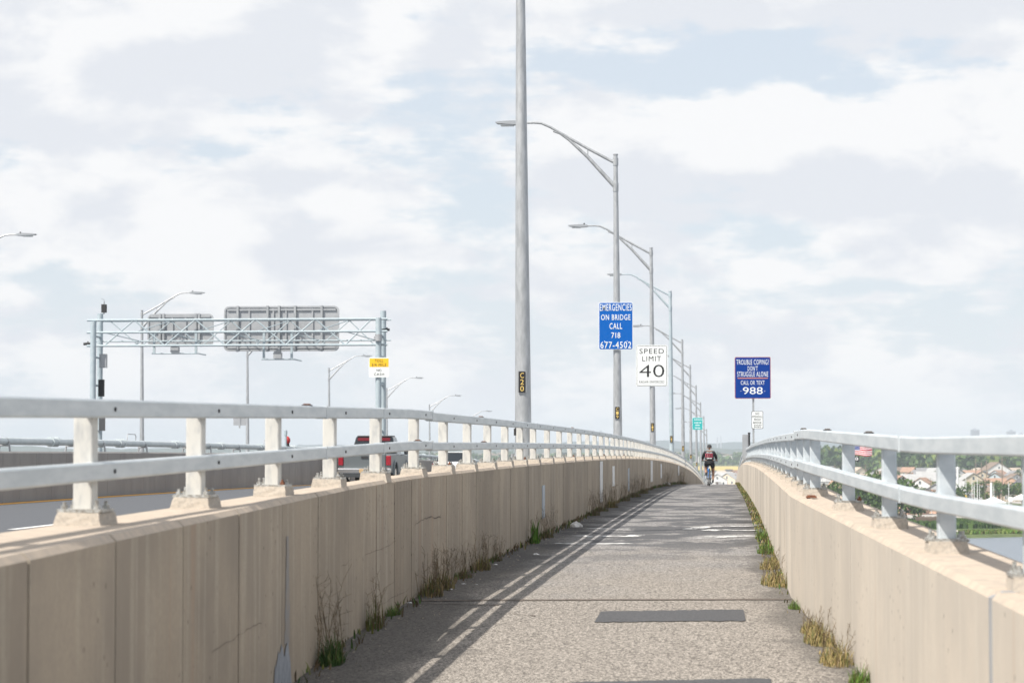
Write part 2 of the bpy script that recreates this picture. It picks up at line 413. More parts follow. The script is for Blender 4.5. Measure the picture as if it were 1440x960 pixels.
wallR = parapet('parapet_wall', 'right concrete parapet in full sun with pale smooth face', RF, -1, lambda y: RF(y) + .42, HR, M['wallR'], edgesR, 2, 330)
# the strips and paint on the left wall
def wall_strip(px0, px1, ya, yb, m, name, Y0):
    mb = MB(); x = LF(Y0) + .006
    Ya = None
    # width along the wall from the two sight lines
    for lab in (0,): pass
    def Yof(px):
        lo, hi = 5.0, 250.0
        for _ in range(50):
            md = (lo + hi) / 2
            if xAt(px, md) < LF(md): hi, lo = hi, lo
            # pixel of face point at md
            if (LF(md) / md) < (xAt(px, md) / md): lo = md
            else: hi = md
        return (lo + hi) / 2
    a, b = Yof(px0), Yof(px1)
    mid = (a + b) / 2
    z0 = atY(px0, ya, mid).z; z1 = atY(px0, yb, mid).z
    zb = max(z0, zp(mid) + .01)
    zt = min(z1, zp(mid) + HL(mid) - .05)
    mb.box(0, .008, a - mid, b - mid, 0, zt - zb)
    return mb.build(name, M[m], wallL, (LF(mid) + .001, mid, zb))
for a in ((762.0, 765.5, 728, 682, 'bluestrip'), (843.5, 847.0, 706, 640, 'whitestrip'), (861.0, 863.8, 683, 655, 'whitestrip'), (883, 884.6, 690, 658, 'bluestrip'),
          (915, 917.4, 677, 640, 'whitestrip'), (928.8, 930.4, 672, 652, 'whitestrip'), (953.5, 955, 668, 652, 'whitestrip')):
    wall_strip(a[0], a[1], a[2], a[3], a[4], 'reflector_strip', 0)
# touch-up paint near the camera: irregular outline
mb = MB()
def paint_blob(mb, yc, w0, ztop, rag, seed):
    rr = random.Random(seed); n = 26; vs = []; fs = []
    for i in range(n + 1):
        y = yc - w0 + 2 * w0 * i / n; fr = 1 - abs(2 * i / n - 1) ** 4
        zt = zp(y) + ztop * fr * (1 - rag * rr.random())
        vs += [(LF(y) + .004, y, zp(y)), (LF(y) + .004, y, max(zt, zp(y) + .01))]
        if i: fs.append((2 * i - 2, 2 * i, 2 * i + 1, 2 * i - 1))
    mb.add(vs, fs)
YP = Yface(398, LF)
paint_blob(mb, YP, .36, .30, .35, 2)
mb.build('paint_patch', M['bluegrey_paint'], wallL)
mb = MB(); rr = random.Random(4); n = 22; YB = Yface(404.5, LF); vs = []; fs = []
for i in range(n + 1):
    z = zp(YB) + .26 + .62 * i / n; a = .085 * (1 - .55 * i / n); vs += [(LF(YB) + .003, YB - a + rr.uniform(-.012, .012), z), (LF(YB) + .003, YB + a + rr.uniform(-.012, .012), z)]
    if i: fs.append((2 * i - 2, 2 * i - 1, 2 * i + 1, 2 * i))
mb.add(vs, fs); mb.build('paint_streak', M['streak_paint'], wallL)
def wall_crack(pts, wd, seed):
    rr = random.Random(seed); mb = MB(); P = []
    for (a, b) in zip(pts[:-1], pts[1:]):
        for q in range(8):
            t = q / 8; px = a[0] + (b[0] - a[0]) * t; py = a[1] + (b[1] - a[1]) * t; Y = Yface(px, LF); P.append((Y, atY(px, py, Y).z + rr.uniform(-.008, .008)))
    vs = []; fs = []
    for i, (Y, z) in enumerate(P):
        w_ = wd * rr.uniform(.3, 1); vs += [(LF(Y) + .003, Y, z - w_), (LF(Y) + .003, Y, z + w_)]
        if i: fs.append((2 * i - 2, 2 * i - 1, 2 * i + 1, 2 * i))
    mb.add(vs, fs); mb.build('crack', M['groove'], wallL)
wall_crack([(583, 738), (594, 730), (603, 727), (622, 727)], .006, 1); wall_crack([(480, 797), (500, 782), (533, 774), (560, 757)], .0018, 2)
wall_crack([(300, 915), (340, 890), (372, 872)], .0018, 3); wall_crack([(530, 852), (556, 838), (578, 826)], .002, 4)
mb = MB(); Y = 9.2; x = RF(Y) - .004; mb.hexa([(x, Y - .028, zp(Y)), (x + .05, Y - .028, zp(Y)), (x, Y + .028, zp(Y)), (x + .05, Y + .028, zp(Y)), (x, Y - .028, zp(Y) + HR(Y) - .02), (x + .05, Y - .028, zp(Y) + HR(Y) + .004), (x, Y + .028, zp(Y) + HR(Y) - .02), (x + .05, Y + .028, zp(Y) + HR(Y) + .004)])
mb.hexa([(x + .05, Y - .028, zp(Y) + HR(Y) - .1), (x + .4, Y - .028, zp(Y) + HR(Y) - .1), (x + .05, Y + .028, zp(Y) + HR(Y) - .1), (x + .4, Y + .028, zp(Y) + HR(Y) - .1), (x + .05, Y - .028, zp(Y) + HR(Y) + .004), (x + .4, Y - .028, zp(Y) + HR(Y) + .004), (x + .05, Y + .028, zp(Y) + HR(Y) + .004), (x + .4, Y + .028, zp(Y) + HR(Y) + .004)])
mb.build('joint_seal', M['signgrey'], wallR)

# ------------------------------------------------------------------ railings
def pedestal_mesh(seed):
    rr = random.Random(seed); mb = MB(); j = lambda: rr.uniform(-.008, .008)
    b = [(-.108, -.135), (.108, -.135), (-.108, .135), (.108, .135)]; t = [(-.095, -.115), (.095, -.115), (-.095, .115), (.095, .115)]
    mb.hexa([(x + j(), y + j(), -.02) for x, y in b] + [(x + j(), y + j(), .055 + j() * .4) for x, y in t])
    me = mb.mesh('grout_pad', M['grout'])
    bm = bmesh.new(); bm.from_mesh(me); bmesh.ops.subdivide_edges(bm, edges=bm.edges[:], cuts=3, use_grid_fill=True)
    for v in bm.verts: v.co += Vector((rr.uniform(-1, 1), rr.uniform(-1, 1), rr.uniform(-1, 1))) * .0018
    bm.to_mesh(me); bm.free(); return me
peds = [pedestal_mesh(s) for s in range(5)]
def bolts_mesh(rusty, seed):
    mb = MB(); rr = random.Random(seed)
    mb.box(-.1, .1, -.1, .1, .052, .066, 0)
    for x in (-.072, .072):
        for y in (-.075, .075):
            m = 1 if (rusty and x > 0 and y < 0) else 0
            mb.tube([(x, y, .06), (x, y, .082)], .016, 6, m, smooth=False); mb.tube([(x, y, .08), (x, y, .095 + rr.uniform(0, .012))], .008, 6, m)
    return mb.mesh('anchor_bolts', [M['nut'], M['rust']])
bolts = [bolts_mesh(False, 1), bolts_mesh(True, 2)]
def post_mesh(h):
    mb = MB(); mb.box(-.043, .043, -.05, .05, .055, h)
    o = mb.build('post', M['post'], bevel=.008)
    dg = bpy.context.evaluated_depsgraph_get(); me = bpy.data.meshes.new_from_object(o.evaluated_get(dg)); bpy.data.objects.remove(o)
    me.name = 'post'; return me
pm = post_mesh(.555); pm2 = pm.copy(); pm2.name = 'post'; pm2.materials[0] = M['rail']
_b = MB(); _b.tube([(-.006, 0, 0), (.006, 0, 0)], .011, 6, 0); BOLT = _b.mesh('rail_bolt', M['dark'])
def railing(name, label, PX, side, H, posts, joints, zadd, y1):
    t = thing(name, label, 'railing')
    for i, Y in enumerate(posts):
        z = zp(Y) + H(Y)
        inst(random.choice(peds), 'grout_pad', t, (PX(Y), Y, z - .002), 0)
        inst(pm if side > 0 else pm2, 'post', t, (PX(Y), Y, z), 0, (1, 1, 1 + zadd(Y) / .55))
        if Y < 70: inst(bolts[1 if i % 4 == 2 else 0], 'anchor_bolts', t, (PX(Y), Y, z), 0)
    for a, b in zip(joints[:-1], joints[1:]):
        for nm, z0, z1 in (('top_rail', .478, .56), ('lower_rail', .205, .285)):
            mb = MB(); ks = stations(a + .004, b - .004, .9)
            off = side * .05; hw = .037
            prof = lambda zc: [(-hw, z0 + .008), (-hw + .008, z0), (hw - .008, z0), (hw, z0 + .008), (hw, z1 - .008), (hw - .008, z1), (-hw + .008, z1), (-hw, z1 - .008)]
            vs = []
            for y in ks:
                for (u, v) in prof(0): vs.append((PX(y) + off + u, y, zp(y) + H(y) + zadd(y) + v))
            fs = []; n = 8
            for k in range(len(ks) - 1):
                for q in range(n): fs.append((k * n + q, k * n + (q + 1) % n, k * n + n + (q + 1) % n, k * n + n + q))
            L = (len(ks) - 1) * n
            mb.add(vs, fs + [tuple(range(n)), tuple(L + q for q in reversed(range(n)))])
            ro = mb.build(nm, M['rail'], t)
            if a < 60:
                for Y in posts:          # bolt heads on the face beside each post
                    if a <= Y < b: inst(BOLT, 'rail_bolt', ro, (PX(Y) + off + side * hw, Y + .16, zp(Y) + H(Y) + zadd(Y) + (z0 + z1) / 2))
                s = MB(); s.box(PX(a) + off - hw - .003, PX(a) + off + hw + .003, a - .05, a + .0, zp(a) + H(a) + zadd(a - .01) + z0 - .003, zp(a) + H(a) + zadd(a - .01) + z1 + .003, 0)
                s.build('rail_sleeve', M['rail'], ro)
    return t
postsL = [2.0, 4.1, 6.2, 8.3, 10.36, 12.54, 14.7, 16.8, 19.0, 21.3] 
y = 23.5
while y < 34: postsL.append(y); y += 2.15
while y < 330: postsL.append(y); y += 2.6
jL = [1.2, 12.2, 19.2, 22.0, 34.0, 46, 58.5, 72, 88, 104, 120, 140, 160, 190, 230, 280, 330]
jL[1] = 16.2; jL[2] = 18.9
railL = railing('bridge_railing', 'grey two-rail metal railing along the top of the left parapet', LP, 1, HL, postsL, jL, lambda y: (.012 - .0025 * (22 - y)) if y < 22 else 0.0, 330)
postsR = [2.0, 4.4, 6.9, 9.3, 11.9, 14.5, 17.2, 20.3, 22.0, 24.2]
y = 26.8
while y < 330: postsR.append(y); y += 2.6
jR = [1.2, 13.2, 23.6, 38, 52, 66, 80, 95, 112, 130, 150, 180, 220, 280, 330]
railR = railing('bridge_railing', 'sunlit two-rail metal railing along the top of the right parapet', RP, -1, HR, postsR, jR, lambda y: -.012 + max(0, 12.5 - y) * .012 if y < 23.6 else -.026, 330)
# little red-brown reflectors on top of the rails
def reflector(PX, side, H, Y, zo, lab):
    mb = MB(); mb.box(-.03, .03, -.04, .04, 0, .006, 0); mb.prism([(-.022, .006), (.022, .006), (.018, .014), (-.018, .014)], -.035, .035, 1)
    o = mb.build('rail_reflector', [M['dark'], M['rust']], None, (PX(Y) + side * .05, Y, zp(Y) + H(Y) + zo)); tag(o, lab, 'reflector', 'small reflectors fixed on the rails')
    if side < 0: o.data.materials[1] = M['nutdark']
    return o
reflector(LP, 1, HL, 15.6, .556, 'small rust red reflector on the left top rail above the standpipe valve')
reflector(LP, 1, HL, 21.2, .294, 'rust red reflector on the left lower rail next to the rail joint')
reflector(LP, 1, HL, 26.6, .56, 'rust red reflector on the left top rail just before the near lamp pole')
reflector(LP, 1, HL, 26.9, .285, 'rust red reflector on the left lower rail just before the near lamp pole')
reflector(LP, 1, HL, 42.0, .56, 'rust red reflector on the left top rail beyond the near lamp pole')
reflector(RP, -1, HR, 21.6, .552, 'dark reflector on the right top rail closest to the rail kink')
reflector(RP, -1, HR, 18.4, .55, 'dark reflector on the right top rail left of the flag')
reflector(RP, -1, HR, 15.2, .55, 'dark reflector on the right top rail above the flag')
mb = MB(); mb.box(-.04, .04, -.1, .1, 0, .012); mb.box(-.03, .03, -.09, .09, .012, .02)
tag(mb.build('rusty_plate', M['rust'], None, (RF(19.6) + .10, 19.6, zp(19.6) + HR(19.6) + .004)), 'rust red metal plate lying on the right parapet top', 'plate')

# ------------------------------------------------------------------ lettering
def text_mesh(s, wd, ht, bold=.03):
    cu = bpy.data.curves.new('lettering', 'FONT'); cu.body = s; cu.offset = bold; cu.extrude = .01; cu.space_character = 1.0 if len(s) < 4 else 1.14; cu.resolution_u = 3
    o = bpy.data.objects.new('t', cu); C.objects.link(o); dg = bpy.context.evaluated_depsgraph_get()
    me = bpy.data.meshes.new_from_object(o.evaluated_get(dg)); bpy.data.objects.remove(o)
    xs = [v.co.x for v in me.vertices]; ys_ = [v.co.y for v in me.vertices]
    x0, x1, y0, y1 = min(xs), max(xs), min(ys_), max(ys_)
    for v in me.vertices:
        v.co = Vector(((v.co.x - (x0 + x1) / 2) / (x1 - x0) * wd, 0, (v.co.y - (y0 + y1) / 2) / (y1 - y0) * ht)) if False else Vector(
            ((v.co.x - (x0 + x1) / 2) / (x1 - x0) * wd, -v.co.z * .4, (v.co.y - (y0 + y1) / 2) / (y1 - y0) * ht))
    me.name = 'lettering'; return me
def lettering(s, parent, x, y, z, wd, ht, m, bold=.03, name='lettering'):
    me = text_mesh(s, wd, ht, bold); me.materials.append(m); return inst(me, name, parent, (x, y, z))
def rrect(w_, h_, r, n=4):
    pts = []
    for cx, cz, a0 in ((w_ / 2 - r, h_ / 2 - r, 0), (-w_ / 2 + r, h_ / 2 - r, 90), (-w_ / 2 + r, -h_ / 2 + r, 180), (w_ / 2 - r, -h_ / 2 + r, 270)):
        for k in range(n + 1):
            a = R(a0 + 90 * k / n); pts.append((cx + r * math.cos(a), cz + r * math.sin(a)))
    return pts
def board(parent, w_, h_, r, th, m, y=0, z=0, x=0, name='sign_board'):
    mb = MB(); mb.prism([(a + x, b + z) for a, b in rrect(w_, h_, r)], y, y + th); return mb.build(name, m, parent)

# ------------------------------------------------------------------ lamp poles
ARM_U = [(.07, -.18), (.75, .19), (1.52, .635), (1.76, .78), (2.0, .885), (2.2, .905), (2.55, .90)]
ARM_L = [(.0, -.87), (.75, -.04), (1.25, .42), (1.5, .60), (1.68, .667)]
def lamp_pole(label, X, Y, zb, ztop, dirx, mt, plate=None, r0=.125, r1=.057, lean=.006, group='street lamp poles along the left parapet', base=True):
    t = thing('lamp_pole', label, 'street lamp', (X, Y, zb), 0, group); H = ztop - zb
    lx = lambda h: -dirx * 0 - lean * h
    n = 7; hs = [H * i / n for i in range(n + 1)]
    mb = MB(); mb.tube([(lx(h), 0, h) for h in hs], [r0 + (r1 - r0) * (h / H) for h in hs], 20); mb.build('pole', mt, t)
    mb = MB(); mb.tube([(lx(H), 0, H), (lx(H), 0, H + .03)], r1 + .012, 14); mb.build('pole_cap', mt, t)
    if base:
        mb = MB(); mb.box(-.19, .19, -.19, .19, -.01, .03); mb.tube([(0, 0, .03), (0, 0, .11)], r0 + .03, 16)
        for a in (-.15, .15):
            for b in (-.15, .15): mb.tube([(a, b, .03), (a, b, .13)], .022, 6)
        mb.build('base_flange', mt, t)
    T = lambda p: (lx(H) + dirx * p[0], 0, H + p[1])
    mb = MB(); mb.tube([T(p) for p in ARM_U], [.042, .04, .037, .035, .033, .031, .03], 10); mb.build('arm', mt, t)
    mb = MB(); mb.tube([T(p) for p in ARM_L], [.062, .05, .034, .028, .026], 10); mb.build('brace', mt, t)
    mb = MB(); mb.tube([T((.75, -.04)), T((.75, .19))], .014, 6); mb.build('strut', mt, t)
    mb = MB(); mb.tube([T((0, -.98)), T((0, -.76))], r1 + .022, 14); mb.tube([T((0, -.28)), T((0, -.08))], r1 + .018, 14); mb.build('clamp', mt, t)
    l = MB(); x0, x1 = 2.5, 3.25; z0 = .90
    pr = [(x0, z0 - .04), (x0 + .18, z0 - .055), (x1 - .05, z0 - .015), (x1, z0 + .02), (x1 - .12, z0 + .04), (x0 + .25, z0 + .06), (x0, z0 + .04)]
    poly = [T(p) for p in pr]
    l.prism([(p[0], p[2]) for p in poly], -.13, .13); lo = l.build('luminaire', M['lamp'], t)
    l = MB(); a = T((x0 + .25, z0 - .06)); b = T((x1 - .15, z0 - .03)); l.box(min(a[0], b[0]), max(a[0], b[0]), -.09, .09, a[2] - .02, b[2] - .004); l.build('lens', M['lens'], lo)
    l = MB(); a = T((x0 + .12, z0 + .05)); l.tube([(a[0], 0, a[2] - .02), (a[0], 0, a[2] + .06)], .03, 8); l.build('photocell', M['dark'], lo)
    if plate:
        txt, zc, pw, ph = plate
        zz = zc - zb; xx = lx(zz); rr = r0 + (r1 - r0) * zz / H
        board(t, pw, ph, .02, .02, M['pole'], -rr - .022, zz, xx, 'number_plate')
        board(t, pw * .8, ph * .93, .01, .006, M['blk'], -rr - .029, zz, xx, 'plate_face')
        for k, ch in enumerate(txt):
            lettering(ch, t, xx, -rr - .03, zz + ph * .29 * (1 - k), pw * .42, ph * .23, M['gold'], .0)
    return t
def zpx(y, d): return (632 - y) * d / FP
PXL = lambda Y: -3.02 + drift(Y) * .3
poles = {}
pdat = [(35.1, 'C20', 'tall lamp pole nearest the camera, marked C20, its arm above the frame'),
        (64.8, 'C19', 'lamp pole carrying the blue emergencies sign'), (94.4, 'C18', 'lamp pole carrying the speed limit sign'),
        (124.0, None, 'bluish lamp pole, first one behind the speed limit pole'), (153.7, None, 'lamp pole directly right of the bluish lamp pole'),
        (183.0, None, 'slim lamp pole just left of the teal sign'), (213, None, 'lamp pole carrying the teal sign'), (243, None, 'lamp pole just right of the teal sign'),
        (272, None, 'small far lamp pole, second to the right of the teal sign'), (302, None, 'smallest far lamp pole above the cyclist')]
for i, (Y, txt, lab) in enumerate(pdat):
    zb = zp(Y) + HL(Y); zt = zp(Y) + (9.18 if i != 3 else 9.85) + (.12 if i == 2 else 0)
    pl = None
    if i == 0: pl = ('C20', zpx(537, Y), .125, .33)
    if i == 1: pl = ('C19', zpx(580.5, Y), .15, .35)
    if i == 2: pl = ('C18', zpx(600.5, Y), .15, .35)
    if 3 <= i <= 6: pl = ('C1' + str(20 - i - 10), zp(Y) + 2.3, .16, .36)
    pb = MB(); pb.hexa([(-.34, -.5, -1.2), (.0, -.5, -1.2), (-.34, .5, -1.2), (.0, .5, -1.2), (-.34, -.34, -.012), (.0, -.34, -.012), (-.34, .34, -.012), (.0, .34, -.012)]); pb.build('pole_plinth', M['wallL'], wallL, (-2.93 + drift(Y), Y, zb))
    t = lamp_pole(lab, PXL(Y), Y, zb, zt, -1, M['pole'] if i != 3 else M['bluesteel'], pl, r1=.057 if i != 3 else .075); poles[i] = t
mb = MB(); mb.box(-.03, .03, -.006, 0, 0, .10); mb.box(-.012, .012, -.008, 0, .10, .13); tag(mb.build('black_tag', M['dark'], None, (xAt(725.5, 34.9), 34.9, zpx(612, 34.9))), 'small black tag fixed low on the nearest lamp pole behind the rails', 'tag')
# the opposite side of the bridge
for Y, lab in ((91, 'far side lamp pole left of the picture, only its lamp showing at the left edge'), (121, 'far side lamp pole behind the left end of the sign gantry'), (148, 'far side lamp pole hidden behind the wide gantry sign'),
               (178.6, 'far side lamp pole left of the toll sign'), (209, 'far side lamp pole right of the toll sign'), (239, 'faint far side lamp pole further right of the toll sign'), (270, 'faintest far side lamp pole beyond the pickup')):
    X = -29.9
    lamp_pole(lab, X, Y, zp(Y) + .9, zp(Y) + 8.8, 1, M['pole'], None, group='street lamp poles on the far side of the bridge')

# ------------------------------------------------------------------ signs on the poles
def sign_on(pole_i, label, cx, y0, y1, x0, x1, Y, edge, face):
    pass
def signboard(name, label, cat, x0, x1, y0, y1, Y, edge_m, face_m, border=.02, r=.06, rotz=0):
    s = Y / FP * 1.004; w_ = (x1 - x0) * s; h_ = (y1 - y0) * s; c = atY((x0 + x1) / 2, (y0 + y1) / 2, Y)
    t = thing(name, label, cat, c, rotz)
    board(t, w_, h_, r, .012, edge_m); board(t, w_ - 2 * border, h_ - 2 * border, r * .8, .004, face_m, -.004, name='sign_face')
    mb = MB(); mb.box(-w_ * .38, w_ * .38, .012, .035, h_ * .24, h_ * .29); mb.box(-w_ * .38, w_ * .38, .012, .035, -h_ * .29, -h_ * .24); mb.build('sign_bracket', M['pole'], t)
    mb = MB()
    for a in (-.33, .33):
        for b in (-.32,): mb.tube([(a * w_, -.012, b * h_), (a * w_, -.003, b * h_)], .012, 8)
    mb.build('rivet', M['wht'], t)
    return t, w_, h_, s
t, w_, h_, s = signboard('emergency_sign', 'bright blue sign with white lettering about emergencies on the bridge, on a lamp pole', 'sign', 842, 890, 425, 491.5, 64.8 - .15, M['wht'], M['blue'], .014, .05)
for txt, wd, ht, zz in (('EMERGENCIES', .93, .142, .392), ('ON BRIDGE', .86, .118, .184), ('CALL', .37, .125, -.002), ('718', .26, .115, -.196), ('677-4502', .90, .14, -.400)):
    lettering(txt, t, 0, -.006, zz * h_ , wd * w_, ht * h_ * 1.0, M['wht'], .004)
t, w_, h_, s = signboard('speed_limit_sign', 'white speed limit 40 sign on the second lamp pole', 'sign', 894.5, 938.5, 485, 543, 94.4 - .13, M['wht'], M['wht'], .03, .07)
mb = MB()
for a, b, c, d in ((-.46, .46, .475, .483), (-.46, .46, -.483, -.475)): mb.box(a * w_, b * w_, -.009, -.004, c * h_, d * h_)
for a, b, c, d in ((-.475, -.465, -.47, .47), (.465, .475, -.47, .47)): mb.box(a * w_, b * w_, -.009, -.004, c * h_, d * h_)
mb.build('border', M['blk'], t)
for txt, wd, ht, zz, bo in (('SPEED', .78, .12, .35, .0), ('LIMIT', .60, .12, .17, .0), ('40', .80, .30, -.125, -.008), ('RADAR ENFORCED', .80, .06, -.39, -.005)):
    lettering(txt, t, 0, -.006, zz * h_, wd * w_, ht * h_, M['blk'], bo)
t, w_, h_, s = signboard('teal_sign', 'small teal information sign on a far lamp pole', 'sign', 973.5, 988, 587, 604, 213 - .15, M['wht'], M['teal'], .02, .04)
for k, (wd, zz) in enumerate(((.6, .33), (.62, .08), (.4, -.12), (.5, -.34))):
    mb = MB(); x = -wd * w_ / 2; rr = random.Random(k)
    while x < wd * w_ / 2:
        l_ = rr.uniform(.05, .13); mb.box(x, x + l_, -.01, -.004, zz * h_ - .04, zz * h_ + .04); x += l_ + .04
    mb.build('lettering', M['wht'], t)
t, w_, h_, s = signboard('crisis_line_sign', 'navy blue sign with 988 and crisis line message on a post at the right parapet', 'sign', 1033.5, 1083.5, 502, 560, 88, M['signrim'], M['navy'], .02, .05)
for txt, wd, ht, zz in (('TROUBLE COPING?', .90, .12, .384), ("DON'T", .28, .11, .23), ('STRUGGLE ALONE', .86, .12, .09), ('CALL OR TEXT', .66, .10, -.12), ('988', .55, .17, -.315)):
    lettering(txt, t, 0, -.006, zz * h_ * .98, wd * w_ , ht * h_, M['wht'], .0)
mb = MB(); mb.box(-.42 * w_, .42 * w_, -.009, -.004, -.018 * h_, .0 * h_); mb.build('divider', M['orange'], t)
t2, w2, h2, s = signboard('fishing_notice', 'small white no fishing notice below the navy blue sign', 'sign', 1057, 1073, 578, 602.5, 87.98, M['blk'], M['wht'], .016, .04)
for txt, wd, ht, zz in (('NO', .35, .12, .36), ('FISHING', .8, .12, .19), ('FROM', .55, .12, .02), ('BRIDGE', .7, .12, -.15), ('NYC DOT', .6, .07, -.31)):
    if txt == 'NYC DOT':
        mb = MB(); rr = random.Random(5)
        for row in (-.30, -.39):
            x = -.3 * w2
            while x < .28 * w2: l_ = rr.uniform(.02, .05); mb.box(x, x + l_, -.009, -.004, row * h2 - .012, row * h2 + .012); x += l_ + .015
        mb.build('small_print', M['blk'], t2)
    else: lettering(txt, t2, 0, -.006, zz * h2, wd * w2, ht * h2, M['blk'], .0)
pc = atY(1059.5, 600, 88.1)
zb = zp(88.1) + HR(88.1)
mb = MB(); mb.box(-.035, .035, -.02, .02, -.5, zpx(520, 88.1) - zb); po = mb.build('sign_post', M['pole'], None, (pc.x, 88.1, zb)); tag(po, 'slim grey metal post that carries the navy blue sign', 'post')
pc = atY(1048, 620, 84)
mb = MB(); mb.box(-.10, .10, -.03, .03, -.45, .43); mb.box(-.085, .085, -.036, -.03, -.40, .38)
tag(mb.build('grey_panel', M['signgrey'], None, (pc.x, 84.3, pc.z - .2)), 'grey upright panel at the far end of the right railing', 'panel')
pc = atY(1053.5, 620, 84)
mb = MB(); mb.tube([(0, 0, -.5), (0, 0, .25)], .035, 8); mb.tube([(0, 0, .25), (0, 0, .3)], .045, 8)
tag(mb.build('black_stub_post', M['dark'], None, (pc.x, 84, pc.z)), 'short black post beside the grey panel', 'post')

# ------------------------------------------------------------------ median barrier and standpipe
mt_ = thing('median_barrier', 'dark concrete median barrier of many short sections beyond the lanes', 'barrier')
core = MB(); yy = stations(30, 300, 3)
vs = []; fs = []
for y in yy:
    z = zr(y); vs += [(-15.27, y, z), (-15.27, y, z + 1.06), (-15.73, y, z + 1.06), (-15.73, y, z)]
for i in range(len(yy) - 1):
    for k in range(3): fs.append((4 * i + k, 4 * i + k + 1, 4 * i + 5 + k, 4 * i + 4 + k))
core.add(vs, fs); core.build('barrier_core', M['groove'], mt_)
y = 30.0
while y < 300:
    st = 1.22 if y < 165 else 8
    a, b = y + .008, y + st - .008
    p = MB(); z0, z1 = zr(a), zr(b); ft = .10
    sec = [(-15.2, 0), (-15.2, 1.04), (-15.24, 1.075), (-15.76, 1.075), (-15.8, 1.04), (-15.8, 0)]
    vs = [(x, a, z0 + h) for x, h in sec] + [(x, b, z1 + h) for x, h in sec]
    p.add(vs, [(0, 1, 7, 6), (1, 2, 8, 7), (2, 3, 9, 8), (3, 4, 10, 9), (4, 5, 11, 10), (0, 5, 4, 3, 2, 1), (6, 7, 8, 9, 10, 11)])
    p.build('barrier_section', M['barrier'], mt_); y += st
# far parapet
p = MB(); vs = []; fs = []
for yq in yy:
    z = zr(yq); vs += [(-28.9, yq, z - .2), (-28.9, yq, z + .85), (-29.6, yq, z + .85), (-29.6, yq, z - .9)]
for i in range(len(yy) - 1):
    for k in range(3): fs.append((4 * i + k, 4 * i + k + 1, 4 * i + 5 + k, 4 * i + 4 + k))
p.add(vs, fs); tag(p.build('far_parapet', M['barrier']), 'low concrete parapet on the far edge of the bridge, behind the median barrier', 'parapet wall')
M['pipe'] = noisy('grey_green_pipe_paint', (.58, .63, .65), (.50, .56, .58), 3, .5, .1)
tp = thing('standpipe', 'long grey pipe with couplings and brackets running above the median barrier', 'pipe')
zq = lambda y: zr(y) + 1.075 + .22
y = 36.0; k = 0; rr = random.Random(3)
while y < 210:
    L = 6.1; mb = MB(); mb.tube([(-15.5, y, zq(y)), (-15.5, y + L / 2, zq(y + L / 2)), (-15.5, y + L, zq(y + L))], .085, 10); mb.build('pipe_section', M['pipe'], tp)
    mb = MB()
    for dd in (-.22, .22): mb.tube([(-15.5, y + dd - .04, zq(y)), (-15.5, y + dd + .04, zq(y))], .12, 10)
    mb.tube([(-15.5, y - .2, zq(y)), (-15.5, y + .2, zq(y))], .10, 10); mb.build('coupling', M['pipe'], tp)
    for q in ((1.5, 4.2) if k % 2 else (2.4,)):
        mb = MB(); Y = y + q; z0 = zr(Y) + 1.07
        for dx in (-.12, .12):
            mb.tube([(-15.5 + dx, Y, z0), (-15.5 + dx * .8, Y, zq(Y))], .022, 6)
        mb.tube([(-15.62, Y, zq(Y) - .09), (-15.38, Y, zq(Y) - .09)], .024, 6); mb.tube([(-15.5, Y - .04, zq(Y)), (-15.5, Y + .04, zq(Y))], .085, 10)
        mb.build('pipe_bracket', M['signgrey'], tp)
    if k % 3 == 1:
        mb = MB(); Y = y + 1.2; z = zq(Y)
        for dy in (-.45, .45): mb.tube([(-15.5, Y + dy, z + .05), (-15.5, Y + dy, z + .2), (-15.5, Y + dy * .8, z + .24)], .012, 6)
        mb.tube([(-15.5, Y - .38, z + .24), (-15.5, Y + .38, z + .24)], .012, 6); mb.build('guard_hoop', M['signgrey'], tp)
    y += L; k += 1
# red valve on the median
Yv = 83.0; pv = atY(400.5, 622, Yv); Xv = pv.x
tv = thing('hydrant_valve', 'red capped hydrant valve with dark outlets on the median standpipe', 'valve', (-15.5, 83.7, zq(83.7)))
mb = MB(); mb.tube([(0, 0, 0), (0, 0, .16)], .07, 10); mb.tube([(-.02, -.3, .03), (-.02, .3, .03)], .075, 10); mb.build('valve_body', M['dark'], tv)
mb = MB(); mb.tube([(0, 0, .16), (0, 0, .22), (0, 0, .30), (0, 0, .38), (0, 0, .42)], [.06, .10, .105, .075, .02], 12); mb.build('valve_cap', mat('valve_red', (.45, .03, .03), .5), tv)
mb = MB(); mb.tube([(0, -.35, 0), (0, -.35, .55)], .045, 8); mb.tube([(0, -.35, .45), (0, -.35, .62)], .06, 8); mb.build('riser', M['bluesteel'], tv)

# ------------------------------------------------------------------ sign gantry
GY = 106.7
xR = xAt(536, GY); xL = xAt(131, GY); gz = lambda y: zpx(y, GY)
tg = thing('sign_gantry', 'pale blue steel truss gantry holding two big sign backs over the oncoming lanes', 'gantry')
zb = zr(GY)
def gtube(a, b, r, nm, m=None, n=8):
    mb = MB(); mb.tube([a, b], r, n); return mb.build(nm, m or M['bluesteel'], tg)
for px, yo, top in ((532, -.6, 446), (538.5, .6, 434), (130, -.6, 450), (139.5, .6, 436)):
    X = xAt(px, GY + yo); gtube((X, GY + yo, zb), (X, GY + yo, gz(top)), .135, 'column', n=14)
for X in (xAt(535, GY), xAt(135, GY)):
    for y_ in (470, 500, 540, 580, 605): gtube((X, GY - .6, gz(y_)), (X, GY + .6, gz(y_)), .05, 'column_tie')
x0, x1 = xAt(126, GY), xAt(547, GY)
ch = {'ft': (-.6, 447.5), 'fm': (-.6, 465), 'fb': (-.6, 484), 'bt': (.6, 447.0), 'bm': (.6, 476)}
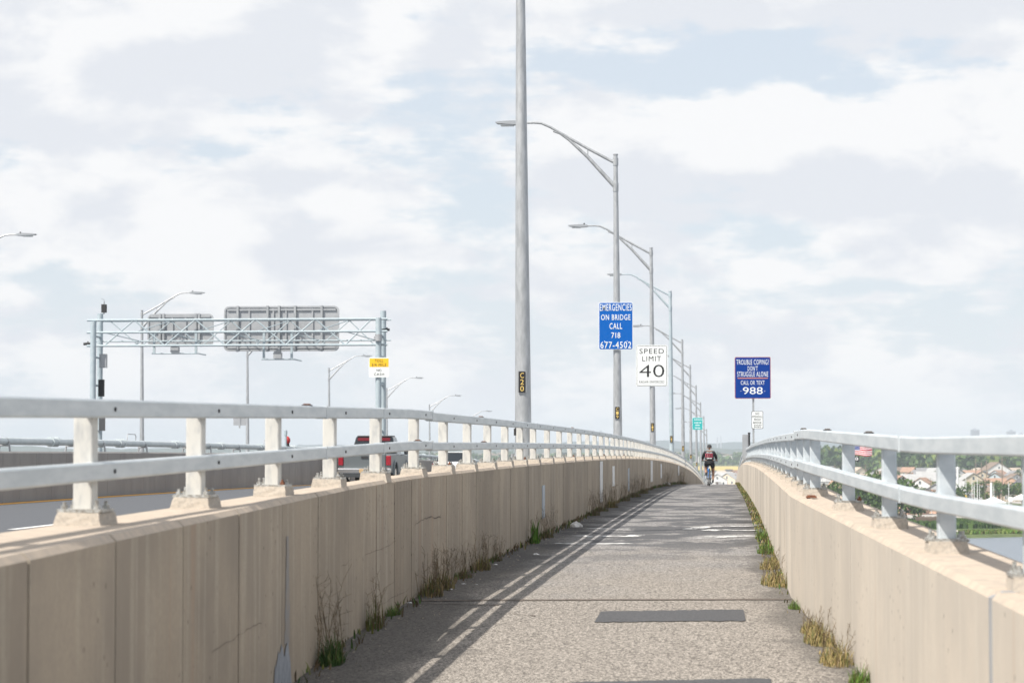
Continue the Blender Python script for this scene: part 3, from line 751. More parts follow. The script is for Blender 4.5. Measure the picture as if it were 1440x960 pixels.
for kx, (dy, yy_) in ch.items(): gtube((x0, GY + dy, gz(yy_)), (x1, GY + dy, gz(yy_)), .052 if dy < 0 else .035, 'chord')
pxs = [150, 192, 235, 278, 320, 362, 404, 446, 488, 525]
for i in range(len(pxs) - 1):
    a, b = xAt(pxs[i], GY), xAt(pxs[i + 1], GY)
    up = i % 2
    gtube((a, GY - .6, gz(447.5 if up else 484)), (b, GY - .6, gz(484 if up else 447.5)), .034, 'diagonal')
    gtube((a, GY + .6, gz(484 if up else 447.5)), (b, GY + .6, gz(447.5 if up else 484)), .024, 'diagonal')
    gtube((a, GY - .6, gz(465)), (b, GY + .6, gz(447 if up else 476)), .022, 'diagonal')
    gtube((a, GY - .6, gz(484 if i % 2 else 447.5)), (a, GY + .6, gz(476 if i % 2 else 447)), .03, 'cross_tie')
def sign_back(label, px0, px1, y0, y1, verts, ribs, lo):
    Y = GY + .95; s_ = Y / FP * 1.004; c = atY((px0 + px1) / 2, (y0 + y1) / 2, Y); W = (px1 - px0) * s_; Hh = (y1 - y0) * s_
    t = thing('overhead_sign', label, 'overhead sign', c)
    n = max(2, round(W / .75)); 
    board(t, W, Hh, .22, .03, M['signgrey'], .02, name='sign_panel')
    # rim
    mb = MB(); o_ = rrect(W, Hh, .22); i_ = rrect(W - .14, Hh - .14, .17); k = len(o_)
    vs = [(a, -.03, b) for a, b in o_] + [(a, -.03, b) for a, b in i_] + [(a, .02, b) for a, b in o_] + [(a, .02, b) for a, b in i_]
    fs = []
    for q in range(k):
        r_ = (q + 1) % k; fs += [(q, r_, k + r_, k + q), (q, 2 * k + q, 2 * k + r_, r_), (k + q, k + r_, 3 * k + r_, 3 * k + q)]
    mb.add(vs, fs); mb.build('rim', M['signgrey'], t)
    for v in verts:
        mb = MB(); mb.box(v * W - .05, v * W + .05, -.09, .02, -Hh / 2 - .02, Hh / 2 + .02); mb.build('stiffener', M['pole'], t)
    for v in ribs:
        mb = MB(); mb.box(v * W - .035, v * W + .035, -.04, .02, -Hh / 2 + .1, Hh / 2 - .1); mb.build('rib', M['signgrey'], t)
    for z_ in (.42, -.42):
        mb = MB(); mb.box(-W / 2 + .15, W / 2 - .15, -.05, .02, z_ * Hh - .04, z_ * Hh + .04); mb.build('rib', M['signgrey'], t)
    # light bracket hanging below
    a, b, zz = lo; 
    mb = MB()
    for v in (a, b): mb.box(v * W - .05, v * W + .05, -.9, -.8, -Hh / 2 - .02 - zz, -Hh * .1)
    mb.tube([(a * W - .1, -.85, -Hh / 2 - zz), (b * W + .1, -.85, -Hh / 2 - zz)], .035, 6)
    mb.tube([(b * W + .1, -.85, -Hh / 2 - zz), (b * W + .4, -.6, -Hh / 2 - zz - .06)], .03, 6)
    mb.build('lamp_bracket', M['bluesteel'], t)
    mb = MB(); m_ = (a + b) / 2 * W; mb.box(m_ - .18, m_ + .18, -1.0, -.7, -Hh / 2 - zz + .05, -Hh / 2 - zz + .3); mb.box(m_ - .14, m_ + .14, -1.02, -.68, -Hh / 2 - zz + .3, -Hh / 2 - zz + .36); mb.build('sign_light', M['signgrey'], t)
    return t
sign_back('narrower grey sign back on the left half of the gantry', 206, 301.5, 441, 486.5, (-.31, -.255, .235, .285), (-.12, .08), (-.33, .30, .38))
sign_back('wide grey sign back on the right half of the gantry', 313, 478.5, 430, 494, (-.38, -.12, -.02, .12, .35), (-.28, .04, .27, -.07), (-.12, .12, .40))
# equipment on the left column
te = thing('traffic_camera', 'dark traffic camera and antenna on top of the left gantry column', 'camera', (xAt(140, GY), GY + .6, gz(436)))
mb = MB(); mb.box(-.1, .1, -.12, .12, .05, .42); mb.build('camera_housing', M['dark'], te)
mb = MB(); mb.tube([(0, 0, -.02), (0, 0, .55)], .03, 8); mb.tube([(0, 0, .4), (0, 0, .62), (-.14, 0, .70)], .014, 6); mb.build('bracket', M['signgrey'], te)
mb = MB(); mb.box(-.16, .16, -.1, .1, 0, .62); mb.box(-.14, .14, -.11, -.1, .04, .58)
tag(mb.build('cabinet', M['signgrey'], None, (xAt(146, GY), GY - .2, gz(515))), 'pale grey equipment box on the left gantry column', 'cabinet')
mb = MB(); mb.box(-.12, .12, -.1, .1, 0, .76)
for q in range(5): mb.box(-.10, .10, -.11, -.1, .06 + q * .14, .15 + q * .14)
tag(mb.build('cabinet', M['dark'], None, (xAt(143.5, GY), GY - .2, gz(556))), 'dark ribbed equipment box low on the left gantry column', 'cabinet')
mb = MB(); mb.box(-.12, .12, -.1, .1, 0, .7); mb.box(-.1, .1, -.11, -.1, .05, .64)
tag(mb.build('cabinet', M['barrier'], None, (xAt(145, GY), GY - .2, gz(605))), 'brown grey equipment box lowest on the left gantry column', 'cabinet')
for px, yy_, lab in ((125, 481, 'small dark security camera on the left gantry column'), (545, 463, 'small dark security camera on the right gantry column')):
    mb = MB(); mb.tube([(-.2, 0, 0), (.12, 0, .02)], .06, 8); mb.tube([(.2 if px < 300 else -.25, .1, .05), (0, 0, .02)], .025, 6); mb.tube([(0, 0, 0), (0, 0, .12)], .03, 6)
    tag(mb.build('security_camera', M['dark'], None, (xAt(px, GY), GY - .3, gz(yy_))), lab, 'camera')
mb = MB(); mb.tube([(0, 0, .0), (0, 0, .3)], .16, 10); mb.box(-.2, -.05, -.1, .1, .05, .2); tag(mb.build('junction_box', M['signgrey'], None, (xAt(535.5, GY), GY - .75, gz(479))), 'round junction box on the right gantry column', 'junction box')
t, w_, h_, s = signboard('toll_sign', 'small yellow and white toll sign on the right gantry column', 'sign', 518.5, 547.5, 502.5, 530.5, GY - .8, M['wht'], M['wht'], .02, .06)
mb = MB(); mb.box(-.47 * w_, .47 * w_, -.007, -.004, .02 * h_, .46 * h_); mb.build('yellow_panel', M['toll'], t)
for txt, wd, ht, zz in (('TOLL', .42, .15, .345), ('3/4 MILE', .72, .15, .13), ('NO', .24, .13, -.14), ('CASH', .5, .13, -.34)):
    lettering(txt, t, 0, -.009, zz * h_, wd * w_, ht * h_, M['blk'], .0)
# small sign back on the far side pole behind the rail
Ys = 140; c = atY(337, 592, Ys)
mb = MB(); mb.prism(rrect(.75, .5, .05), 0, .02); mb.box(-.05, .05, -.03, 0, -.4, .3); tag(mb.build('small_sign', M['signgrey'], None, c), 'small grey sign back seen under the left top rail', 'sign')

# ------------------------------------------------------------------ vehicles
M['silver'] = mat('silver_car_paint', (.15, .17, .18), .35, .3); M['wcar'] = mat('white_car_paint', (.75, .77, .78), .3)
M['redcab'] = mat('red_tinted_glass', (.17, .01, .02), .4); M['glass'] = mat('dark_car_glass', (.02, .025, .03), .08)
M['tail'] = mat('red_tail_light', (.30, .012, .025), .3); M['chrome'] = mat('chrome', (.75, .76, .77), .2, .9); M['tyre'] = mat('tyre_rubber', (.025, .025, .026), .85)
M['plate'] = mat('licence_plate_buff', (.55, .38, .2), .5); M['bumper'] = mat('dark_bumper', (.05, .055, .06), .5)
def wheels(t, xs_, ys_w, r, wth):
    for x in xs_:
        for y_ in ys_w:
            mb = MB(); mb.tube([(x - wth / 2, y_, r), (x + wth / 2, y_, r)], r, 20); wo_ = mb.build('wheel', M['tyre'], t)
            mb = MB(); mb.tube([(x - wth / 2 - .01, y_, r), (x + wth / 2 + .01, y_, r)], r * .58, 12); mb.build('rim', M['chrome'], wo_)
def pickup(X, Y):
    t = thing('pickup_truck', 'silver pickup truck driving away in the lane next to the median', 'pickup truck', (X, Y, zr(Y)))
    mb = MB(); side = [(-2.6, .55), (-2.62, 1.12), (-.55, 1.15), (-.5, 1.12), (1.2, 1.12), (2.75, 1.05), (2.85, .6), (2.6, .42), (-2.4, .42)]
    # lower body as a rounded section extruded along Y
    mb.prism(side, -.98, .98, axis='x'); mb.build('body', M['silver'], t, bevel=.07)
    mb = MB(); mb.prism([(-.78, 0), (.78, 0), (.78, .56), (-.78, .56)], -2.66, -2.60); o = mb.build('tailgate', M['silver'], t, (0, 0, .58), bevel=.02)
    mb = MB(); mb.box(-.13, .13, -2.69, -2.66, .98, 1.06); mb.build('handle', M['dark'], t)
    for sx_ in (-1, 1):
        mb = MB(); mb.box(min(sx_ * .80, sx_ * .985), max(sx_ * .80, sx_ * .985), -2.665, -2.52, .72, 1.08); mb.build('tail_light', M['tail'], t, bevel=.03)
    mb = MB(); mb.box(-.99, .99, -2.85, -2.6, .42, .62); mb.build('bumper', M['chrome'], t, bevel=.04)
    mb = MB(); mb.box(-.92, .92, -2.83, -2.62, .28, .42); mb.build('bumper_skirt', M['bumper'], t)
    mb = MB(); mb.box(-.17, .17, -2.87, -2.855, .45, .6); mb.build('licence_plate', M['plate'], t)
    mb = MB()  # cab
    a = [(-.86, -.5, 1.12), (.86, -.5, 1.12), (.86, 1.35, 1.10), (-.86, 1.35, 1.10), (-.70, -.22, 1.80), (.70, -.22, 1.80), (.70, .75, 1.80), (-.70, .75, 1.80)]
    mb.add(a, [(0, 1, 5, 4), (1, 2, 6, 5), (2, 3, 7, 6), (3, 0, 4, 7), (4, 5, 6, 7)]); mb.build('cab', M['glass'], t, bevel=.05)
    mb = MB(); mb.box(-.66, .66, -.25, .8, 1.785, 1.84); mb.build('roof', M['bumper'], t, bevel=.03)
    mb = MB(); mb.add([(-.76, -.50, 1.22), (.76, -.50, 1.22), (.63, -.26, 1.76), (-.63, -.26, 1.76)], [(0, 1, 2, 3)]); mb.add([(-.76, -.47, 1.22), (.76, -.47, 1.22), (.63, -.23, 1.76), (-.63, -.23, 1.76)], [(3, 2, 1, 0)]); mb.build('rear_window', M['glass'], t)
    mb = MB(); mb.box(-.62, .62, -.33, -.26, 1.64, 1.755); mb.build('roof_light_band', M['redcab'], t)  # plain dark red band across the top of the rear window
    for sx_ in (-1, 1):
        mb = MB(); mb.box(min(sx_ * .98, sx_ * 1.22), max(sx_ * .98, sx_ * 1.22), .95, 1.05, 1.12, 1.36); mb.build('mirror', M['bumper'], t, bevel=.03)
        for yw in (-1.55, 1.75):
            mb = MB(); pts = [(sx_ * .99, yw + .52 * math.cos(R(q)), .38 + .5 * math.sin(R(q))) for q in range(0, 181, 20)]; mb.tube(pts, .05, 6); mb.build('fender_flare', M['silver'], t)
    wheels(t, (-.88, .88), (-1.55, 1.75), .38, .24); return t
pickup(-13.55, 91.5)
def sedan(X, Y):
    t = thing('parked_car', 'white car ahead of the pickup, partly hidden behind the left railing', 'car', (X, Y, zr(Y))); t.name = 'white_car'
    mb = MB(); mb.prism([(-2.2, .4), (-2.25, .85), (-1.9, .98), (1.0, .92), (2.1, .78), (2.2, .4)], -.88, .88, axis='x'); mb.build('body', M['wcar'], t, bevel=.06)
    mb = MB(); a = [(-.8, -1.7, .95), (.8, -1.7, .95), (.8, 1.1, .92), (-.8, 1.1, .92), (-.62, -1.1, 1.42), (.62, -1.1, 1.42), (.62, .35, 1.42), (-.62, .35, 1.42)]
    mb.add(a, [(0, 1, 5, 4), (1, 2, 6, 5), (2, 3, 7, 6), (3, 0, 4, 7), (4, 5, 6, 7)]); mb.build('windows', M['glass'], t)
    mb = MB(); mb.box(-.62, .62, -1.12, .37, 1.41, 1.45); mb.build('roof', M['wcar'], t, bevel=.02)
    for sx_ in (-1, 1):
        mb = MB(); mb.box(min(sx_ * .55, sx_ * .885), max(sx_ * .55, sx_ * .885), -2.27, -2.15, .72, .9); mb.build('tail_light', M['tail'], t)
    mb = MB(); mb.box(-.88, .88, -2.3, -2.1, .32, .5); mb.build('bumper', M['bumper'], t)
    wheels(t, (-.8, .8), (-1.35, 1.4), .32, .2); return t
sedan(-13.35, 117)

# ------------------------------------------------------------------ cyclist
CY = 101.5; CX = xAt(997.5, CY); CZ = zp(CY)
M['skin'] = mat('skin', (.36, .20, .13), .55); M['blackcloth'] = noisy('black_jersey', (.016, .016, .02), (.03, .03, .034), 30, .8, local=True)
M['shorts'] = mat('black_shorts', (.012, .013, .018), .8); M['redprint'] = mat('red_jersey_print', (.42, .03, .07), .6); M['whiteprint'] = mat('white_jersey_print', (.75, .72, .74), .6)
M['bikeblue'] = mat('bright_blue_frame', (.02, .22, .65), .35)
tb = thing('bicycle', 'bicycle with bright blue frame ridden over the crest of the path', 'bicycle', (CX, CY, CZ), R(4))
for yy_ in (0, 1.04):
    mb = MB(); n = 28; pts = [(0, yy_ + .325 * math.cos(2 * math.pi * k / n), .345 + .325 * math.sin(2 * math.pi * k / n)) for k in range(n + 1)]
    mb.tube(pts, .024, 8, cap=False); wh = mb.build('wheel', M['tyre'], tb)
    mb = MB(); pts = [(0, yy_ + .297 * math.cos(2 * math.pi * k / n), .345 + .297 * math.sin(2 * math.pi * k / n)) for k in range(n + 1)]; mb.tube(pts, .012, 6, cap=False); mb.build('rim', M['pole'], wh)
    mb = MB()
    for k in range(16): a = 2 * math.pi * k / 16; mb.tube([(.02 * (-1) ** k, yy_, .345), (0, yy_ + .297 * math.cos(a), .345 + .297 * math.sin(a))], .0025, 4)
    mb.tube([(-.05, yy_, .345), (.05, yy_, .345)], .02, 8); mb.build('spokes', M['pole'], wh)
mb = MB(); BB = (0, .44, .29); ST = (0, .28, .82); HT = (0, .86, .90); HB = (0, .90, .72)
for a, b, r in ((BB, ST, .018), (ST, HT, .018), (BB, HB, .022), (HT, HB, .022)): mb.tube([a, b], r, 8)
for s_ in (-1, 1):
    mb.tube([(0, .28, .78), (s_ * .06, 0, .345)], .010, 6); mb.tube([BB, (s_ * .06, 0, .345)], .011, 6); mb.tube([HB, (s_ * .05, .93, .68), (s_ * .055, 1.04, .345)], .013, 6)
mb.build('frame', M['bikeblue'], tb)
mb = MB(); mb.tube([ST, (0, .26, .92)], .014, 8); mb.build('seat_post', M['pole'], tb)
mb = MB(); mb.hexa([(-.075, .10, .93), (.075, .10, .93), (-.02, .38, .93), (.02, .38, .93), (-.085, .10, .965), (.085, .10, .965), (-.02, .38, .96), (.02, .38, .96)]); mb.build('saddle', M['dark'], tb, bevel=.015)
mb = MB(); mb.tube([HT, (0, .86, 1.02)], .016, 8); mb.tube([(-.29, .84, 1.04), (-.1, .88, 1.03), (.1, .88, 1.03), (.29, .84, 1.04)], .013, 8); mb.build('handlebar', M['dark'], tb)
mb = MB(); n = 9; pts = [(0, .345 * math.cos(R(a)), .345 + .37 * math.sin(R(a))) for a in range(60, 181, 15)]; mb.tube(pts, .026, 8); mb.build('mudguard', M['dark'], tb)
mb = MB(); mb.box(-.03, .03, .16, .2, .70, .78); mb.build('rear_light', M['wht'], tb)
mb = MB(); mb.tube([(.0, .44, .29), (.09, .44, .29), (.09, .50, .13)], .012, 6); mb.tube([(0, .44, .29), (-.09, .44, .29), (-.09, .38, .45)], .012, 6); mb.box(.09, .19, .45, .55, .11, .14); mb.box(-.19, -.09, .33, .43, .44, .47); mb.tube([(.03, .44, .29), (.04, .44, .29)], .09, 16); mb.build('crankset', M['dark'], tb)
# the rider: one continuous skinned body
tr = thing('person', 'cyclist in black jersey with red and white print, black shorts and cap, riding away', 'person', (CX, CY, CZ))
def skinned(name, nodes, edges, m, parent, sub=2, root=0):
    me = bpy.data.meshes.new(name); me.from_pydata([n[:3] for n in nodes], edges, []); o = bpy.data.objects.new(name, me); C.objects.link(o)
    me.materials.append(m); sk = o.modifiers.new('skin', 'SKIN'); sk.use_smooth_shade = True
    ss = o.modifiers.new('sub', 'SUBSURF'); ss.levels = sub; ss.render_levels = sub
    for i, n in enumerate(nodes):
        r = n[3] if isinstance(n[3], tuple) else (n[3], n[3]); me.skin_vertices[0].data[i].radius = r
        me.skin_vertices[0].data[i].use_root = (i == root)
    dg = bpy.context.evaluated_depsgraph_get(); me2 = bpy.data.meshes.new_from_object(o.evaluated_get(dg)); bpy.data.objects.remove(o)
    me2.name = name; me2.materials.clear(); me2.materials.append(m)
    return inst(me2, name, parent)
nodes = [(0, .24, 1.00, (.165, .13)), (0, .30, 1.14, (.15, .115)), (0, .38, 1.27, (.17, .12)), (0, .44, 1.40, (.13, .10)), (0, .47, 1.48, .055),
         (-.17, .44, 1.385, .072), (-.27, .56, 1.22, .052), (-.29, .74, 1.09, .036), (-.29, .83, 1.06, .034),
         (.17, .44, 1.385, .072), (.27, .56, 1.22, .052), (.29, .74, 1.09, .036), (.29, .83, 1.06, .034),
         (-.11, .28, .95, .10), (-.15, .62, .80, .072), (-.15, .60, .62, .058), (-.145, .42, .50, .040), (-.145, .50, .47, .036),
         (.11, .30, .93, .10), (.15, .60, .62, .070), (.15, .54, .45, .056), (.145, .46, .18, .038), (.145, .55, .15, .036)]
edges = [(0, 1), (1, 2), (2, 3), (3, 4), (3, 5), (5, 6), (6, 7), (7, 8), (3, 9), (9, 10), (10, 11), (11, 12), (0, 13), (13, 14), (14, 15), (15, 16), (16, 17), (0, 18), (18, 19), (19, 20), (20, 21), (21, 22)]
skinned('body', nodes, edges, M['skin'], tr)
j = [(0, .24, 1.02, (.20, .15)), (0, .30, 1.14, (.195, .14)), (0, .38, 1.27, (.215, .145)), (0, .44, 1.39, (.17, .115)), (-.17, .44, 1.39, .085), (-.27, .56, 1.22, .065), (-.285, .70, 1.11, .05), (.17, .44, 1.39, .085), (.27, .56, 1.22, .065), (.285, .70, 1.11, .05)]
skinned('jersey', j, [(0, 1), (1, 2), (2, 3), (3, 4), (4, 5), (5, 6), (3, 7), (7, 8), (8, 9)], M['blackcloth'], tr)
j = [(0, .24, 1.0, (.185, .15)), (-.11, .29, .95, .118), (-.14, .50, .85, .10), (.11, .31, .92, .118), (.145, .48, .75, .095), (0, .27, 1.08, (.175, .14))]
skinned('shorts', j, [(5, 0), (0, 1), (1, 2), (0, 3), (3, 4)], M['shorts'], tr)
skinned('head', [(0, .50, 1.50, .055), (0, .515, 1.57, (.078, .09)), (0, .52, 1.64, (.075, .088)), (0, .60, 1.58, (.02, .02))], [(0, 1), (1, 2), (1, 3)], M['skin'], tr)
mb = MB(); mb.tube([(0, .515, 1.60), (0, .515, 1.635), (0, .515, 1.68), (0, .515, 1.715), (0, .515, 1.73)], [.098, .10, .09, .06, .02], 14); mb.box(-.07, .07, .58, .68, 1.625, 1.64); mb.build('cap', M['dark'], tr)
for s_ in (-1, 1):
    mb = MB(); mb.tube([(s_ * .082, .52, 1.57), (s_ * .10, .51, 1.575)], .02, 8); mb.build('ear', M['skin'], tr)
    nd = []; ed = []      # hand with fingers closed on the grip
    nd = [(s_ * .29, .80, 1.075, .030), (s_ * .29, .84, 1.075, .032)]; ed = [(0, 1)]
    for k, (fx, L_) in enumerate(((-.028, .9), (-.01, 1.0), (.01, .95), (.027, .75))):
        b = len(nd); nd += [(s_ * .29 + fx, .865, 1.075, .010), (s_ * .29 + fx, .88, 1.05 , .009), (s_ * .29 + fx, .86, 1.028 - .004 * L_, .008)]; ed += [(1, b), (b, b + 1), (b + 1, b + 2)]
    b = len(nd); nd += [(s_ * .255, .835, 1.06, .011), (s_ * .25, .825, 1.03, .009)]; ed += [(1, b), (b, b + 1)]
    skinned('hand', nd, ed, M['skin'], tr, 1)
    fy, fz = (.42, .47) if s_ < 0 else (.46, .145)
    mb = MB(); mb.hexa([(s_ * .14 - .045, fy - .08, fz), (s_ * .14 + .045, fy - .08, fz), (s_ * .14 - .045, fy + .18, fz - .005), (s_ * .14 + .045, fy + .18, fz - .005),
                        (s_ * .14 - .035, fy - .07, fz + .10), (s_ * .14 + .035, fy - .07, fz + .10), (s_ * .14 - .035, fy + .16, fz + .045), (s_ * .14 + .035, fy + .16, fz + .045)]); mb.build('shoe', M['dark'], tr, bevel=.02)
mb = MB(); 
def backprint(items, m, nm):
    mb = MB()
    for (x0, x1, z0, z1) in items:
        f = lambda x, z: .215 + (z - 1.02) * .46 - .02 + (abs(x) / .2) ** 2 * .07
        n = 3
        for q in range(n):
            a = x0 + (x1 - x0) * q / n; b = x0 + (x1 - x0) * (q + 1) / n
            g = lambda x, z: f(x, z) - .125
            mb.add([(a, g(a, z0), z0), (b, g(b, z0), z0), (b, g(b, z1), z1), (a, g(a, z1), z1)], [(0, 1, 2, 3)])
            mb.add([(a, g(a, z0) + .004, z0), (b, g(b, z0) + .004, z0), (b, g(b, z1) + .004, z1), (a, g(a, z1) + .004, z1)], [(3, 2, 1, 0)])
    mb.build(nm, m, tr)
PR = []
for x in (-.165, -.08, .01, .09):                    # block capitals, unreadable at this size: C I B I like strokes
    PR += [(x, x + .024, 1.20, 1.345), (x + .024, x + .05, 1.322, 1.345), (x + .024, x + .05, 1.20, 1.222)]
backprint(PR, M['redprint'], 'red_print')
backprint([(-.12, -.02, 1.375, 1.395), (.0, .12, 1.375, 1.395)], M['whiteprint'], 'shoulder_print')
backprint([(-.10, -.075, 1.13, 1.165), (-.065, -.04, 1.13, 1.165), (-.03, -.005, 1.13, 1.165), (.02, .045, 1.13, 1.165), (.055, .08, 1.13, 1.165), (.09, .105, 1.13, 1.165)], M['whiteprint'], 'lower_print')

# ------------------------------------------------------------------ worn markings on the path
def stroke(mb, pts, wd, dz=.006):
    for (a, b) in zip(pts[:-1], pts[1:]):
        d = Vector((b[0] - a[0], b[1] - a[1])); L = d.length; n = Vector((-d.y, d.x)) / L * wd / 2
        k = max(1, int(L / .4))
        for q in range(k):
            p0 = Vector(a[:2]) + d * (q / k); p1 = Vector(a[:2]) + d * ((q + 1) / k)
            vs = [p0 - n, p0 + n, p1 + n, p1 - n]; mb.add([(v.x, v.y, zp(v.y) + dz) for v in vs], [(0, 1, 2, 3)])
def circ(cx, cy, rx, ry, n=18): return [(cx + rx * math.cos(2 * math.pi * k / n), cy + ry * math.sin(2 * math.pi * k / n)) for k in range(n + 1)]
mb = MB(); stroke(mb, [(-2.28, 31.9), (-1.9, 31.6), (-1.35, 31.9)], .34); stroke(mb, [(-2.2, 34.7), (-1.95, 34.0), (-1.7, 34.6), (-1.45, 34.2), (-1.35, 35.0)], .22); stroke(mb, [(-2.2, 37.7), (-1.9, 37.4), (-1.55, 37.5)], .36)
mb.v = mb.v; tag(mb.build('bike_lane_marking', M['wornwhite']), kind='structure')
mb = MB(); stroke(mb, [(-.62, 37.3), (-.45, 38.4), (-.1, 38.9), (.32, 38.6)], .30, .009); stroke(mb, [(-.38, 36.6), (-.22, 37.3), (-.05, 37.0), (.12, 36.8), (.33, 37.1)], .28, .009); stroke(mb, [(-.40, 34.4), (-.1, 34.3), (.30, 34.7)], .34, .009); stroke(mb, [(-.5, 33.6), (-.2, 33.9), (.0, 34.2)], .2, .009)
tag(mb.build('bike_lane_marking', M['wornwhite']), kind='structure')

# ------------------------------------------------------------------ weeds and litter
def leafmat(name, c1, c2):
    m = mat(name, c1, .7, 0, .2); nt = m.node_tree; b = nt.nodes['Principled BSDF']
    oi = noise(nt, worldpos(nt), 9, 3, .6); nt.links.new(mixc(nt, ramp(nt, oi, .35, .65), c1, c2), b.inputs['Base Color'])
    b.inputs['Transmission Weight'].default_value = 0; return m
M['green'] = leafmat('weed_green', (.07, .13, .03), (.04, .085, .025)); M['lime'] = leafmat('fresh_grass_green', (.13, .26, .04), (.08, .17, .03))
M['olive'] = leafmat('olive_grass', (.16, .17, .045), (.10, .11, .04)); M['dry'] = leafmat('dry_stalk', (.20, .15, .09), (.11, .085, .055)); M['straw'] = leafmat('straw_grass', (.36, .27, .12), (.25, .21, .09))
def blade(mb, x, y, z, h, az_, bend, wd, m, rr):
    d = Vector((math.cos(az_), math.sin(az_), 0)); s_ = Vector((-d.y, d.x, 0)) * wd
    pts = [Vector((x, y, z)) + d * bend * t * t + Vector((0, 0, h * (t - .25 * bend / max(h, .01) * t * t))) for t in (0, .4, .75, 1)]
    vs = [pts[0] - s_, pts[0] + s_, pts[1] - s_ * .9, pts[1] + s_ * .9, pts[2] - s_ * .5, pts[2] + s_ * .5, pts[3]]
    mb.add(vs, [(0, 1, 3, 2), (2, 3, 5, 4), (4, 5, 6)], m)
def clump(n, h, spread, wd, ms, stalks, seed, stalk_h=.45, bend=.5):
    rr = random.Random(seed); mb = MB()
    for _ in range(n):
        a = rr.uniform(0, 2 * math.pi); q = rr.random() ** .6 * spread
        hh = h * (.25 + .95 * rr.random() ** 1.8) * (1.15 - .6 * q / spread)
        blade(mb, math.cos(a) * q * .3, math.sin(a) * q, 0, hh, rr.uniform(0, 2 * math.pi), hh * rr.uniform(.1, bend), wd * rr.uniform(.6, 1.2), rr.choice(ms), rr)
    for _ in range(stalks):
        x = rr.uniform(-.3, .3) * spread; y = rr.uniform(-1, 1) * spread; p = Vector((x, y, 0)); d = Vector((rr.uniform(-.25, .25), rr.uniform(-.35, .35), 1)).normalized()
        L = stalk_h * rr.uniform(.5, 1.1); q = p + d * L; mb.tube([p, p + d * L * .5 + Vector((rr.uniform(-.02, .02), rr.uniform(-.02, .02), 0)), q], [.0024, .0018, .0009], 4, 3, cap=False)
        for k in range(rr.randint(4, 8)):
            t = rr.uniform(.35, 1); b0 = p + d * L * t; dd = Vector((rr.uniform(-.6, .6), rr.uniform(-1, 1), rr.uniform(.1, .9))).normalized() * L * rr.uniform(.12, .3); mb.tube([b0, b0 + dd], [.0014, .0007], 3, 3, cap=False)
            if rr.random() < .5: e = b0 + dd * .6; mb.tube([e, e + Vector((rr.uniform(-.5, .5), rr.uniform(-1, 1), rr.uniform(.0, .7))) * L * .12], [.0016, .0008], 3, 3, cap=False)
    return mb.mesh('weed_clump', [M['green'], M['lime'], M['olive'], M['dry'], M['straw']])
ms1 = clump(320, .22, .28, .0045, [0, 0, 0, 2], 16, 1, .55, .9); ms2 = clump(90, .28, .22, .004, [0, 2, 2, 3], 8, 2, .4, .35); ms3 = clump(220, .22, .35, .0035, [2, 2, 3, 4, 3], 14, 3, .42, .5)
ms4 = clump(90, .30, .18, .007, [1, 1, 0], 2, 4, .3, .35); ms5 = clump(240, .17, .5, .004, [3, 3, 2, 0], 26, 5, .55, .5); ms6 = clump(420, .17, .36, .0028, [4, 4, 2, 4, 3], 8, 6, .24, 1.0); ms7 = clump(300, .17, .28, .0032, [0, 2, 2, 1], 3, 7, .22, 1.0)
wl = [(448, ms1, 1.0, 'big leafy dark green weed with dry stalks at the foot of the left wall'), (512, ms2, .95, 'thin upright grass right of the big leafy weed on the left'), (543, ms7, .6, 'low green tuft between the thin grass and the olive weeds'),
      (590, ms3, 1.1, 'olive and reddish weeds just past the wall joint'), (608, ms3, 1.0, 'olive grass tuft at the left wall above the litter'), (640, ms5, .8, 'dry weeds on the left wall base beyond the litter'), (664, ms3, 1.0, 'yellowish grass at the left wall where the dirt darkens'),
      (690, ms5, .7, 'brown weeds thinning out along the left wall'), (741, ms4, 1.2, 'bright green grass tuft below the blue grey wall strip'), (758, ms5, 1.0, 'brown dry weeds right beside the bright green tuft'), (825, ms5, 1.3, 'tall brown weeds left of the long white wall strip'),
      (838, ms5, 1.1, 'olive brown weeds under the long white wall strip'), (850, ms3, 1.4, 'weeds right of the long white wall strip'), (871, ms5, 1.3, 'dry weeds along the wall past the short white strip'), (884, ms5, 1.5, 'dry weeds by the thin blue wall strip'), (897, ms5, 1.5, 'tall dry stalk far along the left wall'),
      (932, ms5, 1.9, 'far brown weeds close to the small white bag'), (952, ms5, 2.0, 'farthest brown weeds near the end of the left wall')]
for px, me, s_, lab in wl:
    Y = Yface(px, LF); o = inst(me, 'weed_clump', None, (LF(Y) + .09 * s_, Y, zp(Y)), random.uniform(-.2, .2), s_ * random.uniform(.95, 1.1) * (.72 if me is ms5 else .95)); tag(o, lab, 'weeds', 'weeds along the foot of the left wall')
wr = [(1222, ms7, .8, 'small green tuft at the right wall, nearest the camera'), (1196, ms6, 1.15, 'straw yellow grass tuft, closest large one at the right wall'), (1170, ms6, 1.1, 'yellow brown grass at the right wall beside the near dark patch'), (1155, ms6, .9, 'short yellow grass at the right wall between the tufts and the joint'),
      (1124, ms7, .6, 'tiny yellow green tuft just before the path joint on the right'), (1105, ms6, 1.3, 'golden grass tuft just past the joint at the right wall'), (1096, ms6, 1.2, 'golden green grass beyond the joint tuft on the right'), (1088, ms7, 1.3, 'dense green tuft at the right wall before the markings'), (1080, ms7, 1.2, 'green weeds beside the right path marking')]
for px, me, s_, lab in wr:
    Y = Yface(px, RF); o = inst(me, 'weed_clump', None, (RF(Y) - .08 * s_, Y, surf(RF(Y), Y)), random.uniform(-.2, .2), s_ * .88); tag(o, lab, 'weeds', 'grass tufts along the foot of the right wall')
rr = random.Random(11); mb = MB()
Y = 12.0
